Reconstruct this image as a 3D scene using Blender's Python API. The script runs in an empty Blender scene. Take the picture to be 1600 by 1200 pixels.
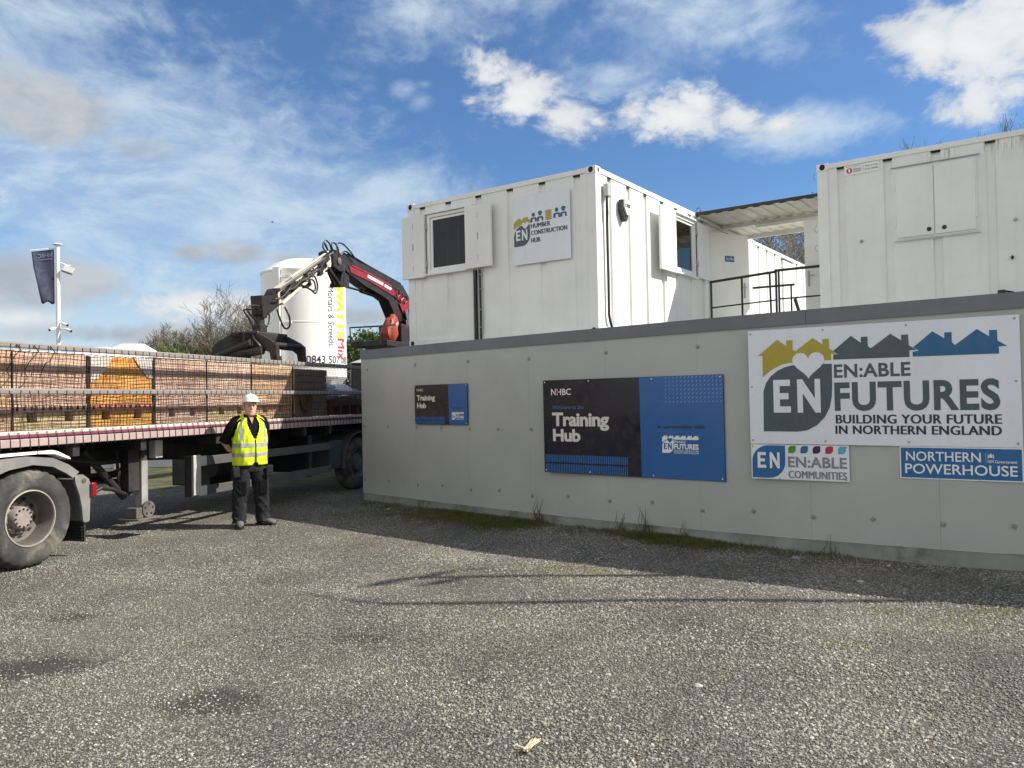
import bpy, bmesh, math, random
from mathutils import Vector, Matrix, Quaternion, noise as mnoise

SC = bpy.context.scene
COL = SC.collection
rad = math.radians
pi = math.pi

# ------------------------------------------------------------------ camera
cam_d = bpy.data.cameras.new('camera')
cam = bpy.data.objects.new('camera', cam_d)
COL.objects.link(cam)
cam_d.sensor_width = 36.0
cam_d.lens = 36.0 * 1210 / 1600
cam_d.clip_start = 0.05
cam_d.clip_end = 3000
PITCH, ROLL = rad(0.90), 0.0205
fwd = Vector((0, math.cos(PITCH), math.sin(PITCH)))
up0 = Vector((0, -math.sin(PITCH), math.cos(PITCH)))
rt0 = Vector((1, 0, 0))
up = up0 * math.cos(ROLL) + rt0 * math.sin(ROLL)
rt = fwd.cross(up)
cam.matrix_world = Matrix(((rt.x, up.x, -fwd.x, 0), (rt.y, up.y, -fwd.y, 0),
                           (rt.z, up.z, -fwd.z, 1.72), (0, 0, 0, 1)))
SC.camera = cam

# ------------------------------------------------------------------ light
SUN_EL, SUN_AZ = rad(40.0), rad(-2.6)          # azimuth measured from +X towards +Y
to_sun = Vector((math.cos(SUN_EL) * math.cos(SUN_AZ), math.cos(SUN_EL) * math.sin(SUN_AZ), math.sin(SUN_EL)))
sun_d = bpy.data.lights.new('sun', 'SUN')
sun_d.energy = 4.4
sun_d.angle = rad(0.45)
sun_d.color = (1.0, 0.93, 0.83)
sun = bpy.data.objects.new('sun', sun_d)
COL.objects.link(sun)
sun.location = (40, 0, 40)
sun.rotation_euler = (-to_sun).to_track_quat('-Z', 'Y').to_euler()

SC.view_settings.view_transform = 'Standard'
SC.view_settings.look = 'None'
SC.view_settings.exposure = 0.84
SC.view_settings.gamma = 1.0
try:
    SC.cycles.use_denoising = True
    SC.cycles.max_bounces = 8
    SC.cycles.transparent_max_bounces = 12
except Exception:
    pass


class NT:
    """tiny helper for node trees"""
    def __init__(s, tree):
        s.t = tree
        tree.nodes.clear()

    def n(s, kind, **kw):
        nd = s.t.nodes.new(kind)
        for k, v in kw.items():
            setattr(nd, k, v)
        return nd

    def link(s, a, b):
        s.t.links.new(a, b)

    def put(s, sock, v):
        if isinstance(v, bpy.types.NodeSocket):
            s.t.links.new(v, sock)
        elif v is not None:
            sock.default_value = v

    def m(s, op, a, b=None, c=None, clamp=False):
        nd = s.n('ShaderNodeMath', operation=op, use_clamp=clamp)
        s.put(nd.inputs[0], a)
        if b is not None:
            s.put(nd.inputs[1], b)
        if c is not None:
            s.put(nd.inputs[2], c)
        return nd.outputs[0]

    def noise(s, vec, scale, detail=4, rough=.55, dist=0.0, out=0):
        nd = s.n('ShaderNodeTexNoise')
        s.put(nd.inputs['Vector'], vec)
        nd.inputs['Scale'].default_value = scale
        nd.inputs['Detail'].default_value = detail
        nd.inputs['Roughness'].default_value = rough
        nd.inputs['Distortion'].default_value = dist
        return nd.outputs[out]

    def ramp(s, v, a, b, lo=0.0, hi=1.0, smooth=True):
        nd = s.n('ShaderNodeMapRange', interpolation_type='SMOOTHSTEP' if smooth else 'LINEAR')
        s.put(nd.inputs[0], v)
        nd.inputs[1].default_value = a
        nd.inputs[2].default_value = b
        nd.inputs[3].default_value = lo
        nd.inputs[4].default_value = hi
        return nd.outputs[0]

    def mix(s, f, a, b, blend='MIX'):
        nd = s.n('ShaderNodeMix', data_type='RGBA', blend_type=blend)
        s.put(nd.inputs[0], f)
        for i, v in ((6, a), (7, b)):
            if isinstance(v, tuple) and len(v) == 3:
                v = (*v, 1)
            s.put(nd.inputs[i], v)
        return nd.outputs[2]

    def xyz(s, x, y, z=0.0):
        nd = s.n('ShaderNodeCombineXYZ')
        for i, v in enumerate((x, y, z)):
            s.put(nd.inputs[i], v)
        return nd.outputs[0]

    def vscale(s, vec, sc):
        nd = s.n('ShaderNodeMapping')
        s.put(nd.inputs[0], vec)
        nd.inputs[3].default_value = sc
        return nd.outputs[0]


# ------------------------------------------------------------------ sky
world = bpy.data.worlds.new('World')
SC.world = world
world.use_nodes = True
W = NT(world.node_tree)
sky = W.n('ShaderNodeTexSky', sky_type='NISHITA')
sky.sun_disc = False
sky.sun_elevation = SUN_EL
sky.sun_rotation = rad(90) - SUN_AZ
sky.altitude = 20
sky.air_density = 1.0
sky.dust_density = 0.6
sky.ozone_density = 1.8
tc = W.n('ShaderNodeTexCoord')
nrm = W.n('ShaderNodeVectorMath', operation='NORMALIZE')
W.link(tc.outputs['Generated'], nrm.inputs[0])
sp = W.n('ShaderNodeSeparateXYZ')
W.link(nrm.outputs[0], sp.inputs[0])
AZ = W.m('ARCTAN2', sp.outputs[0], sp.outputs[1])
EL = W.m('ARCSINE', sp.outputs[2])
P = W.xyz(AZ, W.m('MULTIPLY', EL, 1.5))
wA = W.n('ShaderNodeTexNoise')
W.link(P, wA.inputs['Vector'])
wA.inputs['Scale'].default_value = 5.0
wA.inputs['Detail'].default_value = 3
wv = W.n('ShaderNodeVectorMath', operation='MULTIPLY_ADD')
W.link(wA.outputs['Color'], wv.inputs[0])
wv.inputs[1].default_value = (.10, .07, 0)
W.link(P, wv.inputs[2])
PW = wv.outputs[0]                                   # domain-warped sky coordinates
nA = W.noise(PW, 9.0, 6, .60)
nB = W.noise(PW, 34.0, 4, .62)
nE = W.noise(PW, 5.0, 4, .58)
pert = W.m('ADD', W.m('MULTIPLY', W.m('SUBTRACT', nA, .5), 3.4), W.m('MULTIPLY', W.m('SUBTRACT', nB, .5), 1.6))


def blobs(items, amp):
    acc = None
    for a, e, w, h, s in items:
        dx = W.m('MULTIPLY', W.m('SUBTRACT', AZ, rad(a)), 1 / rad(w))
        dy = W.m('MULTIPLY', W.m('SUBTRACT', EL, rad(e)), 1 / rad(h))
        d = W.m('SQRT', W.m('ADD', W.m('MULTIPLY', dx, dx), W.m('MULTIPLY', dy, dy)))
        v = W.m('MULTIPLY', W.m('SUBTRACT', 1.0, d), s)
        acc = v if acc is None else W.m('SMOOTH_MAX', acc, v, .25)
    return W.m('ADD', acc, W.m('MULTIPLY', pert, amp))


# azimuth, elevation, half-width, half-height (degrees), strength
CUM = [(31.2, 20.6, 4.6, 4.0, 1), (28.8, 21.4, 3.6, 3.0, 1), (34.5, 22.0, 5, 4.4, 1), (31.5, 17.6, 3.8, 2.4, .9),
       (-1.4, 22.8, 2.6, 2.2, .9), (1.0, 21.2, 4.0, 2.2, 1), (4.6, 19.6, 3.4, 2.2, .95), (-2.6, 20.9, 1.4, .9, .6),
       (9.4, 19.6, 3.0, 1.7, .9), (12.6, 19.3, 4.6, 2.0, 1), (14.3, 20.1, 3.0, 1.9, .95), (16.6, 18.9, 2.4, 1.2, .8), (6.9, 19.3, 2.4, 1.3, .75), (19.5, 18.0, 2.6, .9, .6),
       (-22.6, 6.6, 7.0, 1.7, .95), (-32, 5.6, 7, 1.4, .8), (-33.6, 3.6, 3, 1.2, .7), (-13, 7.4, 4, 1.2, .6),
       (60, 25, 14, 8, 1), (85, 18, 12, 5, 1), (-75, 22, 16, 7, 1), (-110, 30, 20, 8, 1), (130, 25, 20, 9, 1), (175, 30, 20, 9, 1), (-150, 14, 15, 5, 1)]
CIR = [(-7.4, 21.7, 1.5, .8, .7), (-6.3, 21.0, 1.2, .9, .7), (-6.0, 22.0, .9, .5, .5), (21.5, 17.6, 6.5, 2.0, .9), (13, 26, 11, 5.5, .75), (19, 27, 3.2, 6, .8), (8, 22.2, 5, 2.2, .7), (0, 28, 14, 3, .5),
       (-25, 15, 20, 9.5, 1.25), (-12, 13.5, 13, 6.0, 1.05), (-36, 21, 15, 11, 1.1), (-22, 9, 24, 6, 1.1), (-7, 26.5, 8, 4, .5),
       (-10, 8, 14, 5, .8), (16, 24, 6, 1.6, .6)]
GRY = [(-31, 18.2, 5.2, 2.6, 1.0), (-36, 18.9, 5.5, 2.8, 1.0), (-25.5, 16.6, 3.4, 1.4, .5), (-22.4, 10.2, 1.9, .9, .7), (-19.4, 10.3, 2.8, 1.1, .8), (-15.8, 10.0, 2.4, .8, .6),
       (-33, 7.9, 9, 2.4, .9), (-26, 4.6, 9, 1.0, .7), (-11, 5.9, 4.2, 1.2, .7)]
st0 = W.noise(PW, 16.0, 6, .68)
cum = W.ramp(W.m('ADD', blobs(CUM, .66), W.m('MULTIPLY', W.m('SUBTRACT', st0, .5), .9)), .06, .72)
gry = W.ramp(blobs(GRY, .38), .02, .52, 0, .92)
st1 = W.noise(W.vscale(PW, (1.0, 1.45, 1)), 6.5, 7, .66, .3)
st2 = W.noise(W.vscale(PW, (2.2, 6.5, 1)), 5.0, 6, .62, .4)
st = W.m('ADD', W.m('MULTIPLY', st1, .90), W.m('MULTIPLY', st2, .10))
cirm = W.ramp(blobs(CIR, .42), -.05, .80)
cir = W.m('MULTIPLY', cirm, W.ramp(st, .36, .64, .42, 1.0))
low = W.m('MULTIPLY', W.ramp(EL, rad(0), rad(17), .80, 0.0), W.ramp(AZ, rad(12), rad(-8), .3, 1.0))
cir = W.m('MAXIMUM', W.m('MULTIPLY', cir, .78), low)
# added unseen cloud overhead and behind the viewer, filling the shaded walls with light
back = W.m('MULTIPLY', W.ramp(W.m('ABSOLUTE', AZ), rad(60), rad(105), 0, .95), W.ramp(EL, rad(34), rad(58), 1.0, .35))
fill_veil = W.m('MAXIMUM', W.ramp(EL, rad(38), rad(60), 0, .40), back)
fill_veil = W.m('MULTIPLY', fill_veil, W.ramp(nE, .30, .55, .75, 1))
shade = W.ramp(W.m('ADD', W.m('MULTIPLY', blobs(CUM, .45), .8), W.m('MULTIPLY', W.m('SUBTRACT', nE, .5), 1.2)), .0, .95, 0.0, 1.0)
SKYTINT = (0.46, 0.61, 0.78)
base = W.mix(1.0, sky.outputs[0], W.mix(W.ramp(EL, rad(4), rad(26)), (.36, .55, .74), SKYTINT), 'MULTIPLY')
c1 = W.mix(cir, base, (3.85, 4.55, 5.05))
wc = W.mix(shade, (3.4, 3.7, 4.1), (5.1, 5.15, 5.1))
c2 = W.mix(W.m('MULTIPLY', cum, .94), c1, wc)
c3 = W.mix(gry, c2, W.mix(W.ramp(nA, .38, .62), (2.35, 2.6, 2.95), (3.15, 3.35, 3.55)))
c4 = W.mix(fill_veil, c3, W.mix(W.ramp(EL, rad(20), rad(50)), (5.9, 5.85, 5.6), (4.0, 4.1, 4.1)))
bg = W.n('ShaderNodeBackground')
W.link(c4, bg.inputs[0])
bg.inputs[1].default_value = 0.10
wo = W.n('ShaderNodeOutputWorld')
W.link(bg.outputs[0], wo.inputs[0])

# ------------------------------------------------------------------ helpers
random.seed(7)


def tag(o, label=None, cat=None, group=None, kind=None):
    for k, v in (('label', label), ('category', cat), ('group', group), ('kind', kind)):
        if v:
            o[k] = v
    return o


def empty(name, loc=(0, 0, 0), rz=0.0, label=None, cat=None, group=None, rot=None):
    o = bpy.data.objects.new(name, None)
    COL.objects.link(o)
    o.location = loc
    o.rotation_euler = rot if rot else (0, 0, rz)
    o.empty_display_size = .2
    return tag(o, label, cat, group)


def copy_tree(o, parent=None):
    c = o.copy()
    COL.objects.link(c)
    if parent is not None:
        c.parent = parent
    for ch in [x for x in bpy.data.objects if x.parent == o]:
        copy_tree(ch, c)
    return c


class MB:
    """collects shapes and links them as one mesh object"""
    def __init__(s):
        s.v = []
        s.f = []

    def quad(s, a, b, c, d):
        i = len(s.v)
        s.v += [tuple(a), tuple(b), tuple(c), tuple(d)]
        s.f.append((i, i + 1, i + 2, i + 3))

    def poly(s, pts):
        i = len(s.v)
        s.v += [tuple(p) for p in pts]
        s.f.append(tuple(range(i, i + len(pts))))

    def add(s, verts, faces, M=None):
        i = len(s.v)
        if M is None:
            s.v += [tuple(v) for v in verts]
        else:
            s.v += [tuple(M @ Vector(v)) for v in verts]
        s.f += [tuple(k + i for k in f) for f in faces]
        return s

    def box(s, x0, x1, y0, y1, z0, z1, bev=0.0, M=None):
        if bev <= 0:
            v = [(x0, y0, z0), (x1, y0, z0), (x1, y1, z0), (x0, y1, z0), (x0, y0, z1), (x1, y0, z1), (x1, y1, z1), (x0, y1, z1)]
            f = [(3, 2, 1, 0), (4, 5, 6, 7), (0, 1, 5, 4), (1, 2, 6, 5), (2, 3, 7, 6), (3, 0, 4, 7)]
            return s.add(v, f, M)
        bm = bmesh.new()
        bmesh.ops.create_cube(bm, size=1.0)
        for q in bm.verts:
            q.co = ((x0 + x1) / 2 + q.co.x * (x1 - x0), (y0 + y1) / 2 + q.co.y * (y1 - y0), (z0 + z1) / 2 + q.co.z * (z1 - z0))
        bmesh.ops.bevel(bm, geom=bm.edges[:], offset=bev, segments=2, profile=.5, affect='EDGES')
        bm.verts.index_update()
        s.add([q.co[:] for q in bm.verts], [[q.index for q in f.verts] for f in bm.faces], M)
        bm.free()
        return s

    def tube(s, pts, r, n=6, caps=True, ry=None):
        """r: number or list; round sweep along pts with parallel transport"""
        pts = [Vector(p) for p in pts]
        k = len(pts)
        if not isinstance(r, (list, tuple)):
            r = [r] * k
        t0 = (pts[1] - pts[0]).normalized()
        ref = Vector((0, 0, 1)) if abs(t0.z) < .9 else Vector((1, 0, 0))
        a = t0.cross(ref).normalized()
        base = len(s.v)
        prev = t0
        for i in range(k):
            t = (pts[min(i + 1, k - 1)] - pts[max(i - 1, 0)])
            t = t.normalized() if t.length > 1e-9 else prev
            q = prev.rotation_difference(t)
            a = (q @ a).normalized()
            prev = t
            b = t.cross(a).normalized()
            rr = r[i]
            r1, r2 = rr if isinstance(rr, (tuple, list)) else (rr, rr)
            for j in range(n):
                an = 2 * pi * j / n
                s.v.append(tuple(pts[i] + a * (math.cos(an) * r1) + b * (math.sin(an) * r2)))
        for i in range(k - 1):
            for j in range(n):
                j2 = (j + 1) % n
                s.f.append((base + i * n + j, base + i * n + j2, base + (i + 1) * n + j2, base + (i + 1) * n + j))
        if caps:
            s.f.append(tuple(base + j for j in range(n))[::-1])
            s.f.append(tuple(base + (k - 1) * n + j for j in range(n)))
        return s

    def rings(s, rings, caps=True, closed=True, skip=None):
        """rings: list of equal-length point lists"""
        n = len(rings[0])
        base = len(s.v)
        for R in rings:
            s.v += [tuple(p) for p in R]
        for i in range(len(rings) - 1):
            for j in range(n if closed else n - 1):
                if skip and skip(i, j):
                    continue
                j2 = (j + 1) % n
                s.f.append((base + i * n + j, base + i * n + j2, base + (i + 1) * n + j2, base + (i + 1) * n + j))
        if caps:
            s.f.append(tuple(base + j for j in range(n))[::-1])
            s.f.append(tuple(base + (len(rings) - 1) * n + j for j in range(n)))
        return s

    def lathe(s, prof, n=32, axis='z', c=(0, 0, 0), caps=True, a0=0, a1=2 * pi):
        """prof: (radius, height) list"""
        full = abs(a1 - a0 - 2 * pi) < 1e-6
        R = []
        for r, h in prof:
            ring = []
            for j in range(n if full else n + 1):
                an = a0 + (a1 - a0) * j / n
                p = (r * math.cos(an), r * math.sin(an), h)
                if axis == 'y':
                    p = (p[0], p[2], p[1])
                elif axis == 'x':
                    p = (p[2], p[0], p[1])
                ring.append((c[0] + p[0], c[1] + p[1], c[2] + p[2]))
            R.append(ring)
        return s.rings(R, caps and full, full)

    def prism(s, pts, lo, hi, plane='xz'):
        """polygon extruded; plane xz -> depth along y; yz -> along x; xy -> along z"""
        def P3(p, d):
            return {'xz': (p[0], d, p[1]), 'yz': (d, p[0], p[1]), 'xy': (p[0], p[1], d)}[plane]
        n = len(pts)
        i = len(s.v)
        s.v += [P3(p, lo) for p in pts] + [P3(p, hi) for p in pts]
        s.f.append(tuple(range(i, i + n)))
        s.f.append(tuple(range(i + 2 * n - 1, i + n - 1, -1)))
        for k in range(n):
            k2 = (k + 1) % n
            s.f.append((i + k, i + n + k, i + n + k2, i + k2))
        return s

    def disc(s, c, r, n=16, plane='xz'):
        pts = []
        for k in range(n):
            a = 2 * pi * k / n
            u, v = r * math.cos(a), r * math.sin(a)
            pts.append((c[0] + u, c[1], c[2] + v) if plane == 'xz' else ((c[0], c[1] + u, c[2] + v) if plane == 'yz' else (c[0] + u, c[1] + v, c[2])))
        s.poly(pts)
        return s

    def build(s, name, mat, parent=None, smooth=False, loc=None, sharp=None):
        me = bpy.data.meshes.new(name)
        me.from_pydata(s.v, [], s.f)
        me.materials.append(mat)
        bm = bmesh.new()
        bm.from_mesh(me)
        bmesh.ops.recalc_face_normals(bm, faces=bm.faces[:]) if len(bm.faces) < 60000 else None
        if smooth:
            for f in bm.faces:
                f.smooth = True
            lim = rad(sharp if sharp else 35)
            for e in bm.edges:
                if len(e.link_faces) == 2 and e.calc_face_angle(0) > lim:
                    e.smooth = False
        bm.to_mesh(me)
        bm.free()
        o = bpy.data.objects.new(name, me)
        COL.objects.link(o)
        if parent is not None:
            o.parent = parent
        if loc:
            o.location = loc
        return o


_text_cache = {}


def text_shape(body, weight=0.0, spacing=1.0):
    key = (body, weight, spacing)
    if key not in _text_cache:
        cu = bpy.data.curves.new('tmp_text', 'FONT')
        cu.body = body
        cu.offset = weight
        cu.space_character = spacing
        cu.resolution_u = 4
        ob = bpy.data.objects.new('tmp_text', cu)
        COL.objects.link(ob)
        dg = bpy.context.evaluated_depsgraph_get()
        me = bpy.data.meshes.new_from_object(ob.evaluated_get(dg))
        vs = [v.co.copy() for v in me.vertices]
        fs = [tuple(p.vertices) for p in me.polygons]
        bpy.data.objects.remove(ob)
        bpy.data.curves.remove(cu)
        bpy.data.meshes.remove(me)
        _text_cache[key] = (vs, fs)
    return _text_cache[key]


def text(mb, body, x0, z0, x1, z1, y=0.0, weight=0.0, spacing=1.0, shear=0.0, fn=None, cuts=(0, 0), bold=0.0):
    """lettering whose bounding box is fitted to x0..x1, z0..z1 on the plane y"""
    vs, fs = text_shape(body, weight, spacing)
    ax, bx = min(v.x for v in vs), max(v.x for v in vs)
    ay, by = min(v.y for v in vs), max(v.y for v in vs)
    if cuts[0] or cuts[1]:
        bmt = bmesh.new()
        nv = [bmt.verts.new(v) for v in vs]
        for f in fs:
            try:
                bmt.faces.new([nv[i] for i in f])
            except ValueError:
                pass
        for n_, lo, hi, ax_ in ((cuts[0], ax, bx, (1, 0, 0)), (cuts[1], ay, by, (0, 1, 0))):
            for k in range(1, n_):
                c_ = lo + (hi - lo) * k / n_
                bmesh.ops.bisect_plane(bmt, geom=bmt.verts[:] + bmt.edges[:] + bmt.faces[:], plane_co=(c_, c_, 0), plane_no=ax_)
        bmt.verts.index_update()
        vs = [v.co.copy() for v in bmt.verts]
        fs = [tuple(v.index for v in f.verts) for f in bmt.faces]
        bmt.free()
    for k, dx in enumerate((-bold, 0.0, bold) if bold else (0.0,)):
        out = []
        for v in vs:
            u = (v.x - ax) / (bx - ax)
            w = (v.y - ay) / (by - ay)
            p = (x0 + u * (x1 - x0) + shear * (w - .5) * (z1 - z0) + dx, y - .0003 * k, z0 + w * (z1 - z0))
            out.append(fn(*p) if fn else p)
        mb.add(out, fs)


# ------------------------------------------------------------------ materials
MATS = {}


def mat(name, col, rough=.6, metal=0.0, var=.12, vs=2.0, dirt=None, dirt_amt=0.0, dirt_scale=1.5, streak=False,
        bump=0.0, bscale=60, spec=.5, coat=0.0, alpha=None, speck=0.0):
    if name in MATS:
        return MATS[name]
    m = bpy.data.materials.new(name)
    m.use_nodes = True
    N = NT(m.node_tree)
    out = N.n('ShaderNodeOutputMaterial')
    b = N.n('ShaderNodeBsdfPrincipled')
    N.link(b.outputs[0], out.inputs[0])
    t = N.n('ShaderNodeTexCoord').outputs['Object']
    f = N.noise(t, vs, 5, .6)
    k = N.ramp(f, .3, .7, 1 - var, 1 + var)
    vm = N.n('ShaderNodeVectorMath', operation='SCALE')
    vm.inputs[0].default_value = col[:3]
    N.link(k, vm.inputs[3])
    c = vm.outputs[0]
    if speck:
        f3 = N.noise(t, 180, 2, .5)
        c = N.mix(N.ramp(f3, .45, .7, 0, speck), c, (min(col[0] * 1.9, 1), min(col[1] * 1.9, 1), min(col[2] * 1.9, 1)))
    if dirt:
        tv = N.vscale(t, (9, 9, .55)) if streak else t
        f2 = N.noise(tv, dirt_scale, 8, .68, .3)
        msk = N.ramp(f2, .48, .74, 0, dirt_amt)
        c = N.mix(msk, c, tuple(dirt))
    N.put(b.inputs['Base Color'], c)
    r2 = N.ramp(N.noise(t, vs * 3.1, 4), .3, .7, max(rough - .1, .02), min(rough + .1, 1))
    N.put(b.inputs['Roughness'], r2)
    b.inputs['Metallic'].default_value = metal
    b.inputs['Specular IOR Level'].default_value = spec
    b.inputs['Coat Weight'].default_value = coat
    if bump:
        bn = N.n('ShaderNodeBump')
        bn.inputs['Strength'].default_value = bump
        bn.inputs['Distance'].default_value = .02
        N.link(N.noise(t, bscale, 4), bn.inputs['Height'])
        N.link(bn.outputs[0], b.inputs['Normal'])
    MATS[name] = m
    return m


def brick_mat(name, c1, c2, mortar, bw=.105, rh=.068):
    m = bpy.data.materials.new(name)
    m.use_nodes = True
    N = NT(m.node_tree)
    out = N.n('ShaderNodeOutputMaterial')
    b = N.n('ShaderNodeBsdfPrincipled')
    N.link(b.outputs[0], out.inputs[0])
    t = N.n('ShaderNodeTexCoord').outputs['Object']
    s3 = N.n('ShaderNodeSeparateXYZ')
    N.link(t, s3.inputs[0])
    v = N.xyz(N.m('ADD', s3.outputs[0], s3.outputs[1]), s3.outputs[2])
    br = N.n('ShaderNodeTexBrick')
    br.offset = 0.0
    N.link(v, br.inputs['Vector'])
    br.inputs['Color1'].default_value = (*c1, 1)
    br.inputs['Color2'].default_value = (*c2, 1)
    br.inputs['Mortar'].default_value = (*mortar, 1)
    br.inputs['Scale'].default_value = 1.0
    br.inputs['Mortar Size'].default_value = .0065
    br.inputs['Mortar Smooth'].default_value = .2
    br.inputs['Bias'].default_value = 0.0
    br.inputs['Brick Width'].default_value = bw
    br.inputs['Row Height'].default_value = rh
    c = br.outputs['Color']
    # coarse lighter/darker rows of bricks plus dusty smears
    cell = N.n('ShaderNodeTexVoronoi', feature='F1')
    N.link(N.vscale(v, (4.5, 14, 1)), cell.inputs['Vector'])
    cell.inputs['Scale'].default_value = 1.0
    cs_ = N.n('ShaderNodeSeparateColor')
    N.link(cell.outputs['Color'], cs_.inputs[0])
    gv = N.n('ShaderNodeCombineColor')
    g1 = N.ramp(cs_.outputs[0], 0, 1, .25, .80)
    for i_ in range(3):
        N.link(g1, gv.inputs[i_])
    c = N.mix(.45, c, gv.outputs[0], 'SOFT_LIGHT')
    c = N.mix(N.ramp(N.noise(t, 9, 5), .42, .7, 0, .45), c, (min(1, c1[0] * 1.35), min(1, c1[1] * 1.3), min(1, c1[2] * 1.4)))
    N.put(b.inputs['Base Color'], c)
    b.inputs['Roughness'].default_value = .85
    bn = N.n('ShaderNodeBump')
    bn.inputs['Strength'].default_value = .6
    bn.inputs['Distance'].default_value = .01
    N.link(N.m('SUBTRACT', N.noise(t, 60, 3), br.outputs['Fac']), bn.inputs['Height'])
    N.link(bn.outputs[0], b.inputs['Normal'])
    return m


M_white = mat('container_white', (.785, .795, .77), .45, var=.05, vs=1.2, dirt=(.52, .50, .44), dirt_amt=.12, dirt_scale=1.1, streak=True)
M_white2 = mat('container_white_rusty', (.77, .78, .755), .45, var=.05, vs=1.2, dirt=(.50, .47, .40), dirt_amt=.13, dirt_scale=1.0, streak=True)
M_cream = mat('canopy_cream', (.62, .60, .54), .5, var=.06, dirt=(.45, .36, .25), dirt_amt=.2, streak=False)
M_upvc = mat('window_upvc', (.80, .80, .79), .3, var=.03)
M_black = mat('black_paint', (.018, .018, .02), .45, var=.2)
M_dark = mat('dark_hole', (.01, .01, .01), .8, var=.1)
M_rubberhose = mat('hose_rubber', (.015, .015, .017), .5, var=.2)
M_grey_cond = mat('grey_conduit', (.36, .38, .36), .5, var=.1)
M_panel = mat('hoarding_panel', (.42, .435, .415), .40, var=.06, vs=.7, dirt=(.29, .30, .27), dirt_amt=.30, dirt_scale=.8)
M_cap = mat('hoarding_cap', (.15, .158, .172), .45, var=.06)
M_skirt = mat('hoarding_skirt', (.26, .28, .26), .7, var=.15, vs=3, dirt=(.07, .085, .03), dirt_amt=.85, dirt_scale=1.6)
M_bolt = mat('bolt_zinc', (.30, .31, .30), .5, metal=.2, var=.2, vs=30)
M_signwhite = mat('sign_white', (.74, .77, .82), .3, var=.04, vs=.8, dirt=(.60, .60, .58), dirt_amt=.22, dirt_scale=.8, streak=True)
M_slate = mat('print_slate', (.058, .085, .110), .3, var=.03)
M_text = mat('print_darkblue', (.022, .03, .045), .3, var=.03)
M_olive = mat('print_mustard', (.40, .32, .03), .3, var=.03)
M_blue = mat('print_blue', (.003, .105, .25), .3, var=.03)
M_brightblue = mat('print_brightblue', (.012, .12, .32), .3, var=.03)
M_pblue = mat('print_royalblue', (.022, .115, .34), .22, var=.04, vs=.8)
M_navy = mat('print_navy', (.012, .013, .024), .22, var=.1)
M_stripe = mat('print_stripe', (.03, .15, .40), .25, var=.05)
M_palewhite = mat('print_white', (.80, .81, .80), .35, var=.02)
M_dimblue = mat('print_dimblue', (.07, .15, .32), .3, var=.03)
M_red = mat('print_red', (.45, .02, .04), .35, var=.03)
M_green = mat('print_green', (.07, .25, .03), .3, var=.03)
M_purple = mat('print_purple', (.03, .006, .06), .3, var=.03)
M_cyan = mat('print_cyan', (.10, .36, .55), .3, var=.03)
M_yellow = mat('print_yellow', (.72, .54, .008), .4, var=.03)
M_greytext = mat('print_grey', (.22, .22, .24), .4, var=.03)

M_tyre = mat('tyre_rubber', (.038, .037, .036), .85, var=.3, vs=6, dirt=(.26, .235, .195), dirt_amt=.75, dirt_scale=2.6, bump=.2, bscale=80)
M_rim = mat('rim_dusty', (.10, .09, .083), .6, var=.2, vs=5, dirt=(.26, .22, .19), dirt_amt=.5, dirt_scale=3)
M_rimedge = mat('rim_edge', (.40, .37, .31), .45, metal=.3, var=.15, vs=6)
M_hub = mat('hub_dusty', (.24, .205, .19), .65, var=.12, vs=9)
M_guard = mat('mudguard_grey', (.17, .17, .165), .55, var=.1, vs=3, dirt=(.3, .29, .27), dirt_amt=.4, dirt_scale=3)
M_alu = mat('aluminium', (.55, .55, .53), .45, metal=.35, var=.12, vs=4)
M_chassis = mat('chassis_black', (.014, .014, .015), .6, var=.25, vs=3, dirt=(.05, .045, .04), dirt_amt=.5)
M_guardrail = mat('side_guard_grey', (.085, .085, .085), .5, var=.15, vs=3)
M_bedrail = mat('bed_rail_pink', (.36, .28, .265), .6, var=.12, vs=5, dirt=(.25, .16, .17), dirt_amt=.5, dirt_scale=5)
M_deck = mat('deck_wood', (.10, .075, .06), .8, var=.2)
M_bar = mat('rail_bar_grey', (.22, .20, .185), .55, var=.12, vs=6, dirt=(.17, .15, .14), dirt_amt=.5, dirt_scale=6)
M_net = mat('net_cord', (.028, .018, .016), .8, var=.2, vs=20)
M_hem = mat('hem_rope', (.50, .44, .41), .8, var=.2, vs=25)
M_hemred = mat('hem_purple', (.16, .035, .07), .8, var=.2, vs=25)
M_crane_red = mat('crane_red', (.24, .022, .028), .35, var=.2, vs=4, dirt=(.05, .02, .02), dirt_amt=.5, dirt_scale=4)
M_crane_orange = mat('crane_orange', (.27, .040, .018), .5, var=.25, vs=6, dirt=(.15, .03, .02), dirt_amt=.5, dirt_scale=5)
M_crane_dark = mat('crane_dark', (.015, .012, .012), .5, var=.3, vs=5, dirt=(.10, .05, .04), dirt_amt=.5, dirt_scale=4)
M_boom_white = mat('boom_white', (.62, .57, .48), .5, var=.12, vs=5, dirt=(.12, .10, .08), dirt_amt=.7, dirt_scale=5)
M_beige = mat('boom_beige', (.55, .42, .27), .55, var=.08)
M_grab = mat('grab_rusty', (.016, .013, .012), .6, var=.3, vs=6, dirt=(.09, .045, .03), dirt_amt=.5, dirt_scale=5)
M_chrome = mat('chrome_rod', (.72, .72, .74), .15, metal=1.0, var=.03)
M_silo = mat('silo_white', (.80, .80, .78), .4, var=.03, dirt=(.6, .58, .52), dirt_amt=.2, streak=True)
M_lampred = mat('tail_red', (.24, .008, .012), .25, var=.1)
M_bark = mat('bark', (.105, .085, .062), .9, var=.3, vs=8)
M_twig = mat('twig', (.19, .165, .125), .9, var=.3, vs=2)
M_twigdark = mat('twig_ivy', (.11, .105, .055), .9, var=.3, vs=2)
M_pole = mat('pole_white', (.76, .76, .75), .4, var=.04)
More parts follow.
